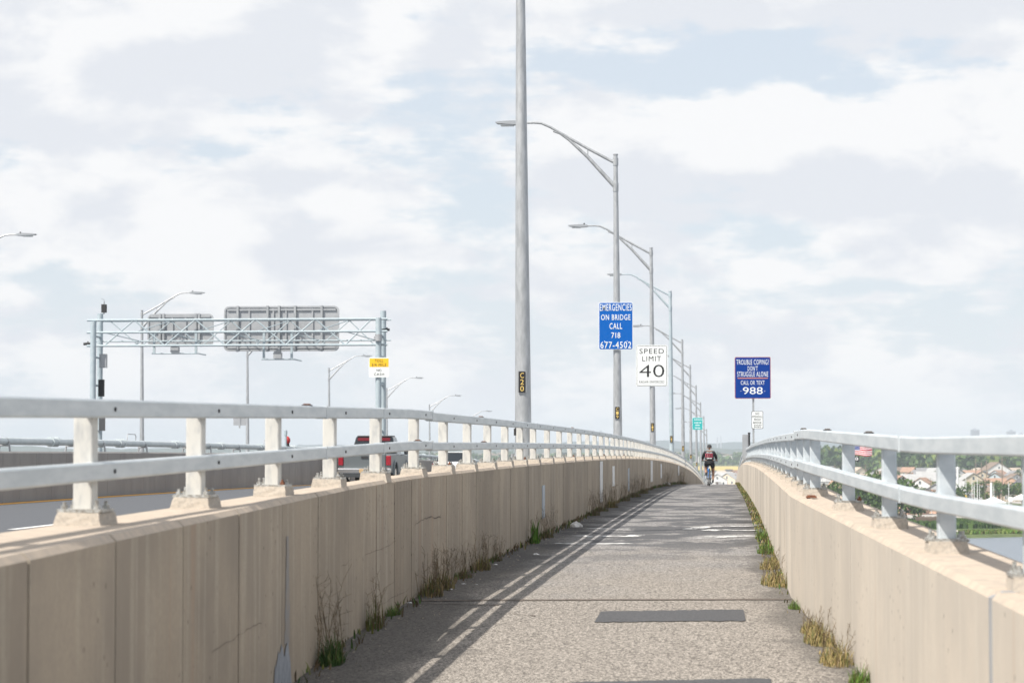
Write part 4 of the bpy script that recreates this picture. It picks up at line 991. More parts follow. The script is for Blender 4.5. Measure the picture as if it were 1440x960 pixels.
while Y < 150:
    if rr.random() < (.62 if Y > 24 else .05) * (1 if math.sin(Y * 1.7) + math.sin(Y * .63) > -.6 else .25):
        for _ in range(3): hh = rr.uniform(.015, .055) * (1 + Y / 80); blade(mb, RF(Y) - rr.random() ** 2 * .16, Y + rr.uniform(-.05, .05), surf(RF(Y), Y), hh, rr.uniform(0, 6.28), hh * .5, .004 * (1 + Y / 40), rr.choice([0, 2, 2, 4, 3]), rr)
    if rr.random() < .45: hh = rr.uniform(.02, .09) * (1 + Y / 120); blade(mb, LF(Y) + rr.random() ** 2 * .15, Y, zp(Y), hh, rr.uniform(0, 6.28), hh * .5, .006 * (1 + Y / 60), rr.choice([2, 3, 3, 0]), rr)
    Y += .03 if Y < 50 else .06
tag(mb.build('edge_grass', [M['green'], M['lime'], M['olive'], M['dry'], M['straw']]), 'thin straggling grass along both edges of the path', 'grass', kind='stuff')
# dirt and grit against the left wall
mb = MB(); rr = random.Random(8)
for _ in range(900):
    Y = rr.uniform(13, 45); x = LF(Y) + rr.random() ** 1.7 * .45; s_ = rr.uniform(.004, .012); z = zp(Y)
    a = [Vector((rr.uniform(-1, 1), rr.uniform(-1, 1), rr.uniform(0, 1))) * s_ for _ in range(4)]
    mb.add([(x + v.x, Y + v.y, z + v.z + .002) for v in a], [(0, 1, 2), (0, 2, 3), (0, 1, 3), (1, 2, 3)], rr.choice([0, 0, 1]))
tag(mb.build('grit', [M['top'], M['groove']]), 'loose grit and small stones along the foot of the left wall', 'grit', kind='stuff')
def litter(px, py, sz, lab, name='paper_scrap', flat=.5):
    rr = random.Random(int(px)); lo, hi = 8.0, 200.0
    d = ray(px, py)
    for _ in range(60):
        md = (lo + hi) / 2; p = d * (md / d.y)
        if p.z > zp(md): lo = md
        else: hi = md
    bm = bmesh.new(); bmesh.ops.create_icosphere(bm, subdivisions=2, radius=sz)
    for v in bm.verts: v.co = Vector((v.co.x * rr.uniform(.8, 1.3), v.co.y * rr.uniform(.7, 1.2), abs(v.co.z) * flat * rr.uniform(.5, 1.3)))
    me = bpy.data.meshes.new(name); bm.to_mesh(me); bm.free(); me.materials.append(M['paper'])
    o = inst(me, name, None, (p.x, p.y, zp(p.y) + .004)); tag(o, lab, 'litter', 'white scraps of litter by the left wall'); return o
litter(625, 823, .028, 'white paper scrap at the left wall, left one of the pair past the olive weeds'); litter(634, 829, .018, 'tiny white scrap just below the paper scrap by the left wall')
litter(652, 821, .022, 'flat white scrap right of the olive weeds', flat=.2); litter(670, 822, .016, 'smallest flat white scrap on the shaded asphalt', flat=.2); litter(697, 794, .02, 'white scrap by the left wall base where weeds thin out')
litter(754, 780, .035, 'white scrap below the bright green tuft'); litter(810, 741, .10, 'crumpled white plastic bag at the left wall beside the path marking', 'plastic_bag', .8); litter(937, 683, .17, 'small white bag far along the left wall', 'plastic_bag', .8)
litter(576, 848, .02, 'white scrap at the wall joint on the left'); litter(529, 877, .02, 'white scrap between the first weeds at the left wall')

# ------------------------------------------------------------------ land, water, hills
GZ = -20.0
M['water'] = mat('bay_water', (.10, .13, .17), .12, 0, .5)
nt2 = M['water'].node_tree; b_ = nt2.nodes['Principled BSDF']; p_ = worldpos(nt2)
nt2.links.new(bump(nt2, noise(nt2, mapping(nt2, p_, (1, .6, 1)), .9, 5, .6), .7, .35), b_.inputs['Normal']); b_.inputs['Roughness'].default_value = .25
mb = MB(); mb.add([(-9000, -3000, GZ - .5), (9000, -3000, GZ - .5), (9000, 9200, GZ - .5), (-9000, 9200, GZ - .5)], [(0, 1, 2, 3)]); tag(mb.build('water', M['water']), kind='structure')
def ground_mat():
    m = mat('distant_ground', (.1, .12, .05), .95, 0, .1); nt = m.node_tree; b = nt.nodes['Principled BSDF']; p = worldpos(nt)
    s = N(nt, 'ShaderNodeSeparateXYZ'); nt.links.new(p, s.inputs[0])
    f = noise(nt, mapping(nt, p, (1, .3, 1)), .02, 6, .6); g2 = noise(nt, p, .15, 5, .65)
    c = mixc(nt, ramp(nt, f, .35, .65), (.10, .14, .05), (.16, .17, .08)); c = mixc(nt, ramp(nt, g2, .4, .65), c, (.07, .10, .04))
    lot = ramp(nt, noise(nt, mapping(nt, p, (1, .5, 1), (30, 8, 0)), .03, 3, .5), .50, .55)
    town = math_n(nt, 'MULTIPLY', ramp(nt, s.outputs[1], 660, 700), ramp(nt, s.outputs[1], 1700, 1900, 1, 0))
    c = mixc(nt, math_n(nt, 'MULTIPLY', lot, town), c, (.40, .385, .36))
    mar = math_n(nt, 'MULTIPLY', ramp(nt, s.outputs[1], 2350, 2420), ramp(nt, s.outputs[1], 2900, 3000, 1, 0))
    c = mixc(nt, mar, c, (.55, .42, .14))
    nt.links.new(c, b.inputs['Base Color']); return m
M['ground'] = ground_mat()
mb = MB(); shore = [(-4000, 640), (-60, 640), (-20, 560), (30, 556), (46, 566), (58, 575), (72, 585), (95, 600), (140, 640), (220, 660), (600, 700), (4500, 900)]
n = len(shore)
top = [(x, y, GZ) for x, y in shore]; far_ = [(-7000, 9000, GZ), (8500, 9000, GZ)]
vs = top + [(x, y - 6, GZ - 1.2) for x, y in shore]
mb.add(vs, [(i, i + 1, n + i + 1, n + i) for i in range(n - 1)])
mb.add(top + [(8500, 9000, GZ), (-7000, 9000, GZ)], [tuple(range(n)) + (n, n + 1)])
tag(mb.build('ground', M['ground']), kind='structure')
M['sand'] = noisy('pale_sand', (.50, .46, .40), (.42, .39, .34), .4, .95)
mb = MB(); pts = [(10, 596, 604), (40, 594, 605), (62, 600, 611), (76, 606, 616), (100, 622, 628), (140, 655, 660)]
mb.add([(x, a, GZ + .06) for x, a, b in pts] + [(x, b, GZ + .06) for x, a, b in pts], [(i, i + 1, 6 + i + 1, 6 + i) for i in range(5)]); tag(mb.build('beach', M['sand']), kind='structure')
M['treedark'] = leafmat('tree_dark', (.055, .10, .03), (.035, .07, .022)); M['treemid'] = leafmat('tree_mid', (.105, .17, .045), (.07, .12, .035)); M['treelime'] = leafmat('tree_light', (.21, .26, .065), (.14, .20, .05)); M['bark'] = noisy('bark', (.12, .09, .065), (.08, .06, .045), 3, .9)
def leafcloud(mb, cx, cy, cz, rx, rz, n, sz, rr, mlist):
    lobes = [(rr.uniform(-.5, .5) * rx, rr.uniform(-.5, .5) * rx, rr.uniform(-.35, .45) * rz, rr.uniform(.4, .62)) for _ in range(7)]
    for _ in range(n):
        lx, ly, lz, lr = rr.choice(lobes); v = Vector((rr.gauss(0, 1), rr.gauss(0, 1), rr.gauss(0, 1))).normalized() * lr * rr.uniform(.75, 1.05)
        c = Vector((cx + lx + v.x * rx, cy + ly + v.y * rx, cz + lz + v.z * rz)); nrm = Vector((rr.uniform(-1, 1), rr.uniform(-1, 1), rr.uniform(-.3, 1))).normalized()
        a = nrm.orthogonal().normalized(); b = nrm.cross(a); s_ = sz * rr.uniform(.6, 1.3)
        mb.add([c + a * s_, c + b * s_ * .7, c - a * s_ * .9, c - b * s_ * .8], [(0, 1, 2, 3)], rr.choice(mlist))
def tree_proto(seed, h, r, ml):
    rr = random.Random(seed); t = MB(); t.tube([(0, 0, 0), (.1, .05, h * .3), (rr.uniform(-.3, .3), 0, h * .62)], [.28, .2, .1], 7)
    for k in range(5):
        a = rr.uniform(0, 6.28); z0 = h * rr.uniform(.28, .5); t.tube([(0, 0, z0), (math.cos(a) * r * .6, math.sin(a) * r * .6, z0 + h * .25)], [.1, .04], 5)
    c = MB(); leafcloud(c, 0, 0, h * .62, r, h * .42, 620, .42, rr, ml)
    return t.mesh('trunk', M['bark']), c.mesh('crown', [M['treedark'], M['treemid'], M['treelime']])
protos = [tree_proto(1, 9, 4.2, [0, 0, 1]), tree_proto(2, 7.5, 3.6, [1, 1, 2]), tree_proto(3, 10, 4.0, [0, 1, 1]), tree_proto(4, 6.5, 3.2, [2, 2, 1])]
ORD = ['first', 'second', 'third', 'fourth', 'fifth', 'sixth', 'seventh', 'eighth', 'ninth', 'tenth', 'eleventh', 'twelfth', 'thirteenth', 'fourteenth', 'fifteenth', 'sixteenth', 'seventeenth', 'eighteenth', 'nineteenth', 'twentieth']
def place_tree(px, d, k, s_, lab, cat='tree', grp=None):
    x = xAt(px, d); t = thing('tree', lab, cat, (x, d, GZ), random.uniform(0, 6.28), grp); t.scale = (s_, s_, s_ * random.uniform(.9, 1.1))
    inst(protos[k][0], 'trunk', t); inst(protos[k][1], 'crown', t); return t
# dark trees by the water at the left of the view between the right rails
front = [(1148, 770, 3, 1.0), (1158, 720, 1, .9), (1168, 780, 3, .9), (1176, 700, 0, 1.2), (1186, 690, 2, 1.2), (1197, 705, 0, 1.35), (1207, 680, 2, 1.2), (1218, 695, 0, 1.4), (1229, 685, 2, 1.3), (1240, 675, 0, 1.3), (1251, 668, 2, 1.25), (1262, 660, 0, 1.2), (1273, 655, 2, 1.1), (1285, 650, 0, .8)]
for i, (px, d, k, s_) in enumerate(front):
    place_tree(px, d, k, s_, ['dark green leafy', 'mid green bushy', 'dense dark', 'light green bushy'][k] + ' tree in the clump behind the right railing, ' + ORD[i] + ' from its left end', grp='trees near the water beyond the right railing')
# reeds and grass bank
def grass_field(name, lab, pts, n, h, mats, seed):
    rr = random.Random(seed); mb = MB()
    for _ in range(n):
        a = rr.choice(pts); x = rr.uniform(a[0], a[1]); y_ = rr.uniform(a[2], a[3]) + (x - a[0]) * a[4]; hh = h * rr.uniform(.5, 1.2)
        az_ = rr.uniform(0, 6.28); dx, dy = math.cos(az_) * h * .35, math.sin(az_) * h * .35
        mb.add([(x - dx, y_ - dy, GZ), (x + dx, y_ + dy, GZ), (x + dx * 1.1 + rr.uniform(-.2, .2), y_ + dy, GZ + hh), (x - dx * .6, y_ - dy, GZ + hh * .8)], [(0, 1, 2, 3)], rr.randrange(len(mats)))
    o = mb.build(name, mats); tag(o, lab, 'grass', kind='stuff')
grass_field('reeds', 'bright green reeds along the waterline', [(54, 72, 580, 588, .55), (70, 100, 588, 596, .6)], 2600, .9, [M['lime'], M['olive'], M['treelime']], 3)
grass_field('bank_grass', 'dark green grass bank behind the pale beach strip', [(20, 100, 612, 655, .3)], 9000, 1.5, [M['treedark'], M['treemid'], M['green']], 4)
# fence by the water
x0f, x1f = xAt(1288, 640), xAt(1322, 640); tf = thing('wooden_fence', 'brown wooden board fence by the waterside trees', 'fence', (0, 0, 0))
M['fence'] = noisy('brown_fence_wood', (.20, .145, .11), (.13, .095, .075), 1.5, .9); nb = 26
brd = MB(); brd.box(-.11, .11, -.02, .02, 0, 2.6); bme = brd.mesh('board', M['fence'])
for i in range(nb): inst(bme, 'board', tf, (x0f + (x1f - x0f) * i / nb, 642, GZ), 0, (1, 1, random.uniform(.93, 1.05)))
mb = MB(); mb.box(x0f, x1f, 642.03, 642.1, GZ + .6, GZ + .75); mb.box(x0f, x1f, 642.03, 642.1, GZ + 1.9, GZ + 2.05); mb.build('fence_rail', M['fence'], tf)

# ------------------------------------------------------------------ the town
WC = [('white', (.72, .72, .71)), ('cream', (.68, .60, .48)), ('pale grey', (.50, .51, .53)), ('beige', (.55, .46, .36)), ('peach', (.66, .43, .32)), ('pale blue', (.48, .56, .62)), ('tan', (.42, .34, .26))]
RC = [('grey', (.26, .26, .27)), ('brown', (.24, .18, .14)), ('light grey', (.44, .44, .44)), ('terracotta', (.40, .255, .185)), ('dark', (.12, .12, .13)), ('sand coloured', (.50, .42, .34))]
WM = [noisy('house_wall_' + n.replace(' ', '_'), c, tuple(q * .88 for q in c), .8, .85, bmp=0) for n, c in WC]; RM = [noisy('roof_' + n.replace(' ', '_'), c, tuple(q * .8 for q in c), 1.2, .85, bmp=0) for n, c in RC]
M['win'] = mat('window_glass', (.06, .075, .09), .15); M['trim'] = mat('white_trim', (.75, .75, .74), .6); M['doorc'] = mat('door_brown', (.16, .07, .05), .6)
wmesh = MB(); wmesh.box(-.5, .5, -.04, .0, -.65, .65); WIN = wmesh.mesh('window', M['win'])
wmesh = MB()
for a in ((-.62, -.5, -.77, .77), (.5, .62, -.77, .77), (-.5, .5, .65, .77), (-.5, .5, -.77, -.65), (-.5, .5, -.03, .03)): wmesh.box(a[0], a[1], -.08, -.03, a[2], a[3])
WFR = wmesh.mesh('frame', M['trim'])
DM = MB(); DM.box(-.5, .5, -.06, 0, 0, 2.1); DME = DM.mesh('door', M['doorc'])
HC = {}
def house_meshes(wd, dp, ht, rf, wi, ri):
    key = (wd, dp, ht, rf, wi, ri)
    if key in HC: return HC[key]
    a = MB(); a.box(-wd / 2, wd / 2, -dp / 2, dp / 2, 0, ht)
    b = MB(); o_ = .45; w2, d2 = wd / 2 + o_, dp / 2 + o_; rh = {'gabled': wd * .32, 'side gabled': dp * .34, 'hipped': dp * .30, 'flat': .5}[rf]
    if rf == 'gabled':
        a.prism([(-wd / 2, ht), (wd / 2, ht), (0, ht + rh * .94)], -dp / 2, dp / 2)
        for s_ in (-1, 1): b.add([(0, -d2, ht + rh), (s_ * w2, -d2, ht - .12), (s_ * w2, d2, ht - .12), (0, d2, ht + rh), (0, -d2, ht + rh + .22), (s_ * w2, -d2, ht + .1), (s_ * w2, d2, ht + .1), (0, d2, ht + rh + .22)], [(0, 1, 2, 3), (4, 5, 6, 7), (0, 1, 5, 4), (3, 2, 6, 7), (1, 2, 6, 5)])
    elif rf == 'side gabled':
        a.prism([(-dp / 2, ht), (dp / 2, ht), (0, ht + rh * .94)], -wd / 2, wd / 2, axis='x')
        for s_ in (-1, 1): b.add([(-w2, 0, ht + rh), (-w2, s_ * d2, ht - .12), (w2, s_ * d2, ht - .12), (w2, 0, ht + rh), (-w2, 0, ht + rh + .22), (-w2, s_ * d2, ht + .1), (w2, s_ * d2, ht + .1), (w2, 0, ht + rh + .22)], [(0, 1, 2, 3), (4, 5, 6, 7), (0, 1, 5, 4), (3, 2, 6, 7), (1, 2, 6, 5)])
    elif rf == 'hipped':
        b.add([(-w2, -d2, ht), (w2, -d2, ht), (w2, d2, ht), (-w2, d2, ht), (-w2 * .45, 0, ht + rh), (w2 * .45, 0, ht + rh)], [(0, 1, 5, 4), (1, 2, 5), (2, 3, 4, 5), (3, 0, 4), (0, 1, 2, 3)])
    else:
        b.box(-w2 + .2, w2 - .2, -d2 + .2, d2 - .2, ht, ht + .5)
    HC[key] = (a.mesh('wall', WM[wi]), b.mesh('roof', RM[ri]), rh); return HC[key]
CHM = MB(); CHM.box(-.35, .35, -.35, .35, 0, 1.6); CHME = CHM.mesh('chimney', RM[3])
PO = MB(); PO.box(-1.6, 1.6, -1.4, 0, 2.5, 2.7); PO.box(-1.5, -1.36, -1.35, -1.2, 0, 2.5); PO.box(1.36, 1.5, -1.35, -1.2, 0, 2.5); POM = PO.mesh('porch', M['trim'])
def house(px, d, wi, ri, rf, wd, dp, ht, lab, rz, grp):
    x = xAt(px, d); t = thing('house', lab, 'house', (x, d, GZ), rz, grp); a, b, rh = house_meshes(wd, dp, ht, rf, wi, ri)
    inst(a, 'wall', t); inst(b, 'roof', t)
    fl = 2 if ht > 4.5 else 1
    for f in range(fl):
        nw = 3 if wd > 9 else 2
        for q in range(nw):
            if f == 0 and q == 1: inst(DME, 'door', t, (0, -dp / 2, 0)); continue
            w_ = inst(WIN, 'window', t, ((q - (nw - 1) / 2) * wd / (nw + .3), -dp / 2 - .01, 1.5 + 2.7 * f)); inst(WFR, 'frame', w_)
        w_ = inst(WIN, 'window', t, (-wd / 2 - .01, dp * .15, 1.5 + 2.7 * f), -math.pi / 2); inst(WFR, 'frame', w_)
    if rf == 'gabled' and wd > 8: w_ = inst(WIN, 'window', t, (0, -dp / 2 - .01, ht + rh * .35)); inst(WFR, 'frame', w_)
    if rf != 'flat' and (wi + ri) % 2: inst(CHME, 'chimney', t, (wd * .2, dp * .1, ht + rh * .35))
    if wi % 3 == 0: inst(POM, 'porch', t, (0, -dp / 2, 0))
    return t
rr = random.Random(21)
rows = [('row nearest the water', 760, 1275, 1440, 8), ('second row inland', 880, 1195, 1350, 7), ('third row inland', 985, 1150, 1450, 15), ('fourth row inland', 1110, 1140, 1450, 16),
        ('fifth row inland', 1260, 1145, 1455, 15), ('sixth row inland', 1430, 1140, 1455, 16), ('farthest row', 1620, 1140, 1455, 17)]
for rn, d, a, b, n in rows:
    for i in range(n):
        px = a + (b - a) * (i + .5) / n + rr.uniform(-3, 3)
        if rn.startswith('row nearest') and px > 1330: continue
        wi = rr.choice([0, 0, 1, 1, 2, 3, 4, 5, 6]); ri = rr.choice([0, 1, 2, 2, 3, 3, 4, 5, 5]); rf = rr.choice(['gabled', 'gabled', 'side gabled', 'hipped', 'flat' if d < 1000 else 'gabled'])
        wd = rr.choice([7, 8, 9, 11]); dp = rr.choice([7, 9]); ht = rr.choice([3.2, 5.0, 5.4, 5.8])
        house(px, d + rr.uniform(-35, 35), wi, ri, rf, wd, dp, ht, '%s house, %s %s roof, %s from left, %s' % (WC[wi][0], RC[ri][0], rf, ORD[i], rn), rr.uniform(-.6, .6), 'houses of the town beyond the right railing')
for i, (px, d, wi, ri, rf) in enumerate([(1008, 1340, 0, 2, 'gabled'), (1019, 1450, 0, 2, 'side gabled'), (1028, 1380, 1, 2, 'gabled'), (1037, 1400, 4, 3, 'hipped'), (1033, 1560, 4, 3, 'gabled'), (1014, 1640, 0, 5, 'hipped'), (1003, 1500, 2, 0, 'gabled'), (1025, 1720, 1, 4, 'hipped')]):
    house(px, d, wi, ri, rf, 11, 10, 3.2, '%s house with %s %s roof over the path crest, %s one' % (WC[wi][0], RC[ri][0], rf, ORD[i]), rr.uniform(-.6, .6), 'houses seen over the crest of the path')
# church like gabled building that stands above the others
house(1399, 1500, 0, 1, 'gabled', 15, 14, 7.5, 'large white gabled hall with brown roof standing tallest in the town', .25, None)
house(1291, 1080, 0, 2, 'side gabled', 15, 9, 6, 'long pale house with light grey roof above the green trees', .1, None)
k = 0
for d, a, b, n in ((800, 1270, 1345, 5), (905, 1240, 1450, 12), (1040, 1150, 1450, 12), (1180, 1150, 1450, 11), (1340, 1150, 1450, 10), (1520, 1150, 1450, 10)):
    rown = {800: 'just behind the waterside houses', 905: 'along the pale waterfront lot', 1040: 'among the middle houses', 1180: 'behind the middle houses', 1340: 'among the farther houses', 1520: 'in front of the dark wood'}[d]
    for i in range(n):
        pk = rr.randrange(4); place_tree(a + (b - a) * (i + rr.uniform(.2, .8)) / n, d + rr.uniform(-30, 30), pk, rr.uniform(.55, 1.0), ['dark green', 'mid green', 'dense green', 'yellow green'][pk] + ' tree %s, %s from the left' % (rown, ORD[i]), grp='trees between the houses of the town')
# utility poles and masts
M['mast'] = mat('white_mast', (.75, .76, .77), .5); M['wood'] = noisy('utility_pole_wood', (.25, .21, .17), (.18, .15, .12), 2, .9)
mp = [(1346.5, 790, 14.5, .42, 1), (1349.5, 805, 8.5, .14, 1), (1358, 830, 10.5, .12, 1), (1366.5, 835, 9, .12, 1), (1369.5, 840, 8, .12, 1), (1374, 845, 10, .12, 1), (1377, 850, 7.5, .1, 1), (1385, 870, 10, .12, 0), (1397, 880, 7, .1, 1), (1409, 900, 18, .16, 0), (1393.5, 820, 9, .45, 1),
      (1372, 1180, 16, .2, 0), (1380, 1190, 14, .2, 0), (1387, 1200, 15, .2, 0), (1274, 860, 10, .16, 0), (1217, 1200, 13, .2, 0), (1163, 1150, 13, .2, 0), (1174, 1170, 13, .2, 0), (1308, 870, 10, .14, 0), (1436, 930, 12, .2, 0), (1418, 860, 8, .13, 1)]
mp.sort()
for i, (px, d, h, r, wm) in enumerate(mp):
    x = xAt(px, d); t = thing('mast' if wm else 'utility_pole', ('white mast' if wm else 'wooden utility pole') + ' rising over the town, ' + (ORD + ['twenty-first'])[i] + ' upright pole counted from the left', 'mast' if wm else 'utility pole', (x, d, GZ), .3, 'masts and poles in the town')
    mb = MB(); mb.tube([(0, 0, 0), (0, 0, h)], [r * 1.25, r * .9], 8); mb.build('pole', M['mast'] if wm else M['wood'], t)
    mb = MB(); 
    if wm: mb.tube([(-.6, 0, h * .82), (.6, 0, h * .82)], .05, 5); mb.tube([(0, 0, h), (0, 0, h + .8)], .04, 5)
    else: mb.box(-1.2, 1.2, -.06, .06, h * .9, h * .9 + .16); mb.box(-.9, .9, -.06, .06, h * .8, h * .8 + .14)
    mb.build('crossarm', M['mast'] if wm else M['wood'], t)
# yellow diamond sign, sea wall, box, car, round sign
def gpt(px, d, z=GZ): return (xAt(px, d), d, z)
t = thing('diamond_sign', 'yellow diamond warning sign near the white masts', 'sign', gpt(1357, 790))
mb = MB(); mb.tube([(0, 0, 0), (0, 0, 4.6)], .07, 6); mb.build('sign_post', M['pole'], t)
mb = MB(); mb.prism([(0, 3.6), (.95, 4.55), (0, 5.5), (-.95, 4.55)], -.1, -.05); mb.build('sign_board', M['toll'], t); mb = MB(); mb.box(-.45, .45, -.11, -.05, 2.4, 3.3); mb.build('lower_plate', M['orange'], t)
mb = MB(); mb.box(-.3, .3, -.115, -.1, 4.35, 4.5); mb.box(-.08, .08, -.115, -.1, 4.2, 4.95); mb.build('symbol', M['blk'], t)
t = thing('round_sign', 'pale round sign on a post at the waterfront', 'sign', gpt(1420.5, 820)); mb = MB(); mb.tube([(0, 0, 0), (0, 0, 4.4)], .07, 6); mb.build('sign_post', M['pole'], t)
mb = MB(); mb.tube([(0, -.12, 3.5), (0, -.06, 3.5)], .9, 18); mb.build('sign_board', M['wht'], t)
tw = thing('sea_wall', 'pale concrete sea wall along the waterfront lot', 'wall'); n = 22; xa, xb = xAt(1335, 760), xAt(1475, 760)
M['seawall'] = noisy('sea_wall_concrete', (.55, .55, .55), (.46, .46, .47), .5, .9)
for i in range(n):
    a = xa + (xb - xa) * i / n; b = xa + (xb - xa) * (i + 1) / n - .05; mb = MB(); mb.box(a, b, 760, 760.8, GZ, GZ + 2.3); mb.box(a - .02, b + .02, 759.9, 760.9, GZ + 2.3, GZ + 2.5); mb.build('wall_section', M['seawall'], tw)
x = gpt(1394, 752); mb = MB(); mb.box(-.85, .85, 0, 1.2, 0, 2.6); mb.box(-1, 1, -.1, 1.3, 2.6, 2.85); tag(mb.build('stone_pier', M['fence'], None, x), 'square brown pier in front of the sea wall', 'pier')
x = gpt(1434, 735); mb = MB(); mb.box(-2.2, 2.2, 0, 2.5, 0, 1.5); mb.box(-2.3, 2.3, -.1, 2.6, 1.5, 1.7); tag(mb.build('brown_shed', M['fence'], None, x), 'low brown shed by the water at the right edge', 'shed')
def towncar(px, d, m, lab):
    t = thing('parked_car', lab, 'car', gpt(px, d), 1.5, 'cars parked at the waterfront'); mb = MB(); mb.prism([(-2.2, .3), (-2.2, .85), (-1.7, .95), (1.2, .9), (2.2, .75), (2.2, .3)], -.88, .88, axis='x'); mb.build('body', m, t)
    mb = MB(); mb.add([(-.78, -1.6, .93), (.78, -1.6, .93), (.78, 1.2, .9), (-.78, 1.2, .9), (-.62, -1.0, 1.42), (.62, -1.0, 1.42), (.62, .5, 1.42), (-.62, .5, 1.42)], [(0, 1, 5, 4), (1, 2, 6, 5), (2, 3, 7, 6), (3, 0, 4, 7), (4, 5, 6, 7)]); mb.build('windows', M['glass'], t); wheels(t, (-.8, .8), (-1.35, 1.4), .32, .2)
towncar(1363, 800, mat('dark_blue_car', (.03, .05, .12), .3), 'dark car parked behind the sea wall near the masts'); towncar(1375, 805, M['wcar'], 'white car parked behind the sea wall right of the dark car'); towncar(1434, 815, mat('red_car', (.4, .03, .03), .3), 'red car parked at the right edge of the waterfront')
# marquee roofs
M['tent'] = mat('white_tent_cloth', (.75, .76, .76), .7)
for px, d, lab in ((1396, 830, 'white tent roof at the waterfront left of the round sign'), (1436, 880, 'pale tent roof at the right edge of the waterfront')):
    t = thing('tent', lab, 'tent', gpt(px, d)); mb = MB(); mb.add([(-4, -3, 2.3), (4, -3, 2.3), (4, 3, 2.3), (-4, 3, 2.3), (0, 0, 4.2), (-4, -3, 2.0), (4, -3, 2.0), (4, 3, 2.0), (-4, 3, 2.0)], [(0, 1, 4), (1, 2, 4), (2, 3, 4), (3, 0, 4), (0, 1, 6, 5), (1, 2, 7, 6), (2, 3, 8, 7), (3, 0, 5, 8)]); mb.build('canopy', M['tent'], t)
    for a in (-3.9, 3.9):
        for b in (-2.9, 2.9): mb = MB(); mb.tube([(a, b, 0), (a, b, 2.1)], .05, 5); mb.build('leg', M['mast'], t)

# ------------------------------------------------------------------ flag pole with two flags
FD = 640; fx = xAt(1196.5, FD)
tfp = thing('flagpole', 'tall flagpole flying two flags behind a right railing post', 'flagpole', (fx, FD, GZ)); mb = MB(); mb.tube([(0, 0, 0), (0, 0, 24)], [.16, .08], 8); mb.build('pole', M['mast'], tfp); mb = MB(); mb.tube([(0, 0, 24), (0, 0, 24.3)], .16, 8); mb.build('finial', M['gold'], tfp)
def flag_surface(mb, x0, z0, W, Hh, fn, nu, nv, midx, amp, drop):
    P = lambda u, v: (x0 + u * W, FD + math.sin(u * 7 + v * 1.2) * amp * (.2 + u), z0 + v * Hh - drop * u ** 1.3 * W + math.sin(u * 6.5 + .6) * .22 * u + (0.25 * u if v > .5 else 0))
    for i in range(nu):
        for j_ in range(nv):
            u0, u1, v0, v1 = i / nu, (i + 1) / nu, j_ / nv, (j_ + 1) / nv; mb.add([P(u0, v0), P(u1, v0), P(u1, v1), P(u0, v1)], [(0, 1, 2, 3)], midx((u0 + u1) / 2, (v0 + v1) / 2), True)
M['fr'] = mat('flag_red', (.55, .02, .05), .7); M['fw'] = mat('flag_white', (.78, .78, .8), .7); M['fb'] = mat('flag_blue', (.03, .06, .28), .7)
zt_ = zpx(624, FD); zb_ = zpx(639, FD)
mb = MB(); flag_surface(mb, fx + .15, zb_, 5.4, zt_ - zb_, None, 30, 13, lambda u, v: 2 if (u < .4 and v > 6 / 13) else (0 if int(v * 13) % 2 == 0 else 1), .5, .07)
tfl = mb.build('flag', [M['fr'], M['fw'], M['fb']]); tag(tfl, 'stars and stripes flag flying from the flagpole', 'flag')
mb = MB(); rr2 = random.Random(3)
for r_ in range(9):
    for c_ in range(6 if r_ % 2 == 0 else 5):
        u = (.035 + (.066 * c_ if r_ % 2 == 0 else .033 + .066 * c_)) ; v = 1 - (.03 + .054 * (r_ + .5)); x_ = fx + .15 + u * 5.4; z_ = zb_ + v * (zt_ - zb_) - .07 * u ** 1.3 * 5.4 + math.sin(u * 6.5 + .6) * .22 * u + .25 * u; y_ = FD + math.sin(u * 7 + v * 1.2) * .5 * (.2 + u) - .03
        mb.add([(x_ + .06 * math.cos(a), y_, z_ + .06 * math.sin(a)) for a in [R(90 + 72 * q) for q in range(5)]], [(0, 1, 2, 3, 4)])
mb.build('stars', M['fw'], tfl)
z1_, z0_ = zpx(641.5, FD), zpx(648, FD)
mb = MB(); flag_surface(mb, fx + .6, z0_, 1.6, z1_ - z0_, None, 8, 5, lambda u, v: 0, .15, .03); tfl2 = mb.build('flag', [M['blk']]); tag(tfl2, 'small black flag with white emblem under the striped flag', 'flag')
mb = MB(); cx_, cz_ = fx + 1.45, (z0_ + z1_) / 2 + .02; mb.add([(cx_ + .42 * math.cos(R(a)), FD - .3, cz_ + .42 * math.sin(R(a))) for a in range(0, 360, 20)], [tuple(range(18))]); em = mb.build('emblem', M['fw'], tfl2)
mb = MB(); mb.add([(cx_ - .05 + .16 * math.cos(R(a)), FD - .31, cz_ + .1 + .2 * math.sin(R(a))) for a in range(0, 360, 30)], [tuple(range(12))]); mb.add([(cx_ - .2, FD - .31, cz_ - .3), (cx_ + .15, FD - .31, cz_ - .3), (cx_ + .08, FD - .31, cz_ - .05), (cx_ - .1, FD - .31, cz_ - .05)], [(0, 1, 2, 3)]); mb.build('profile', M['blk'], em)

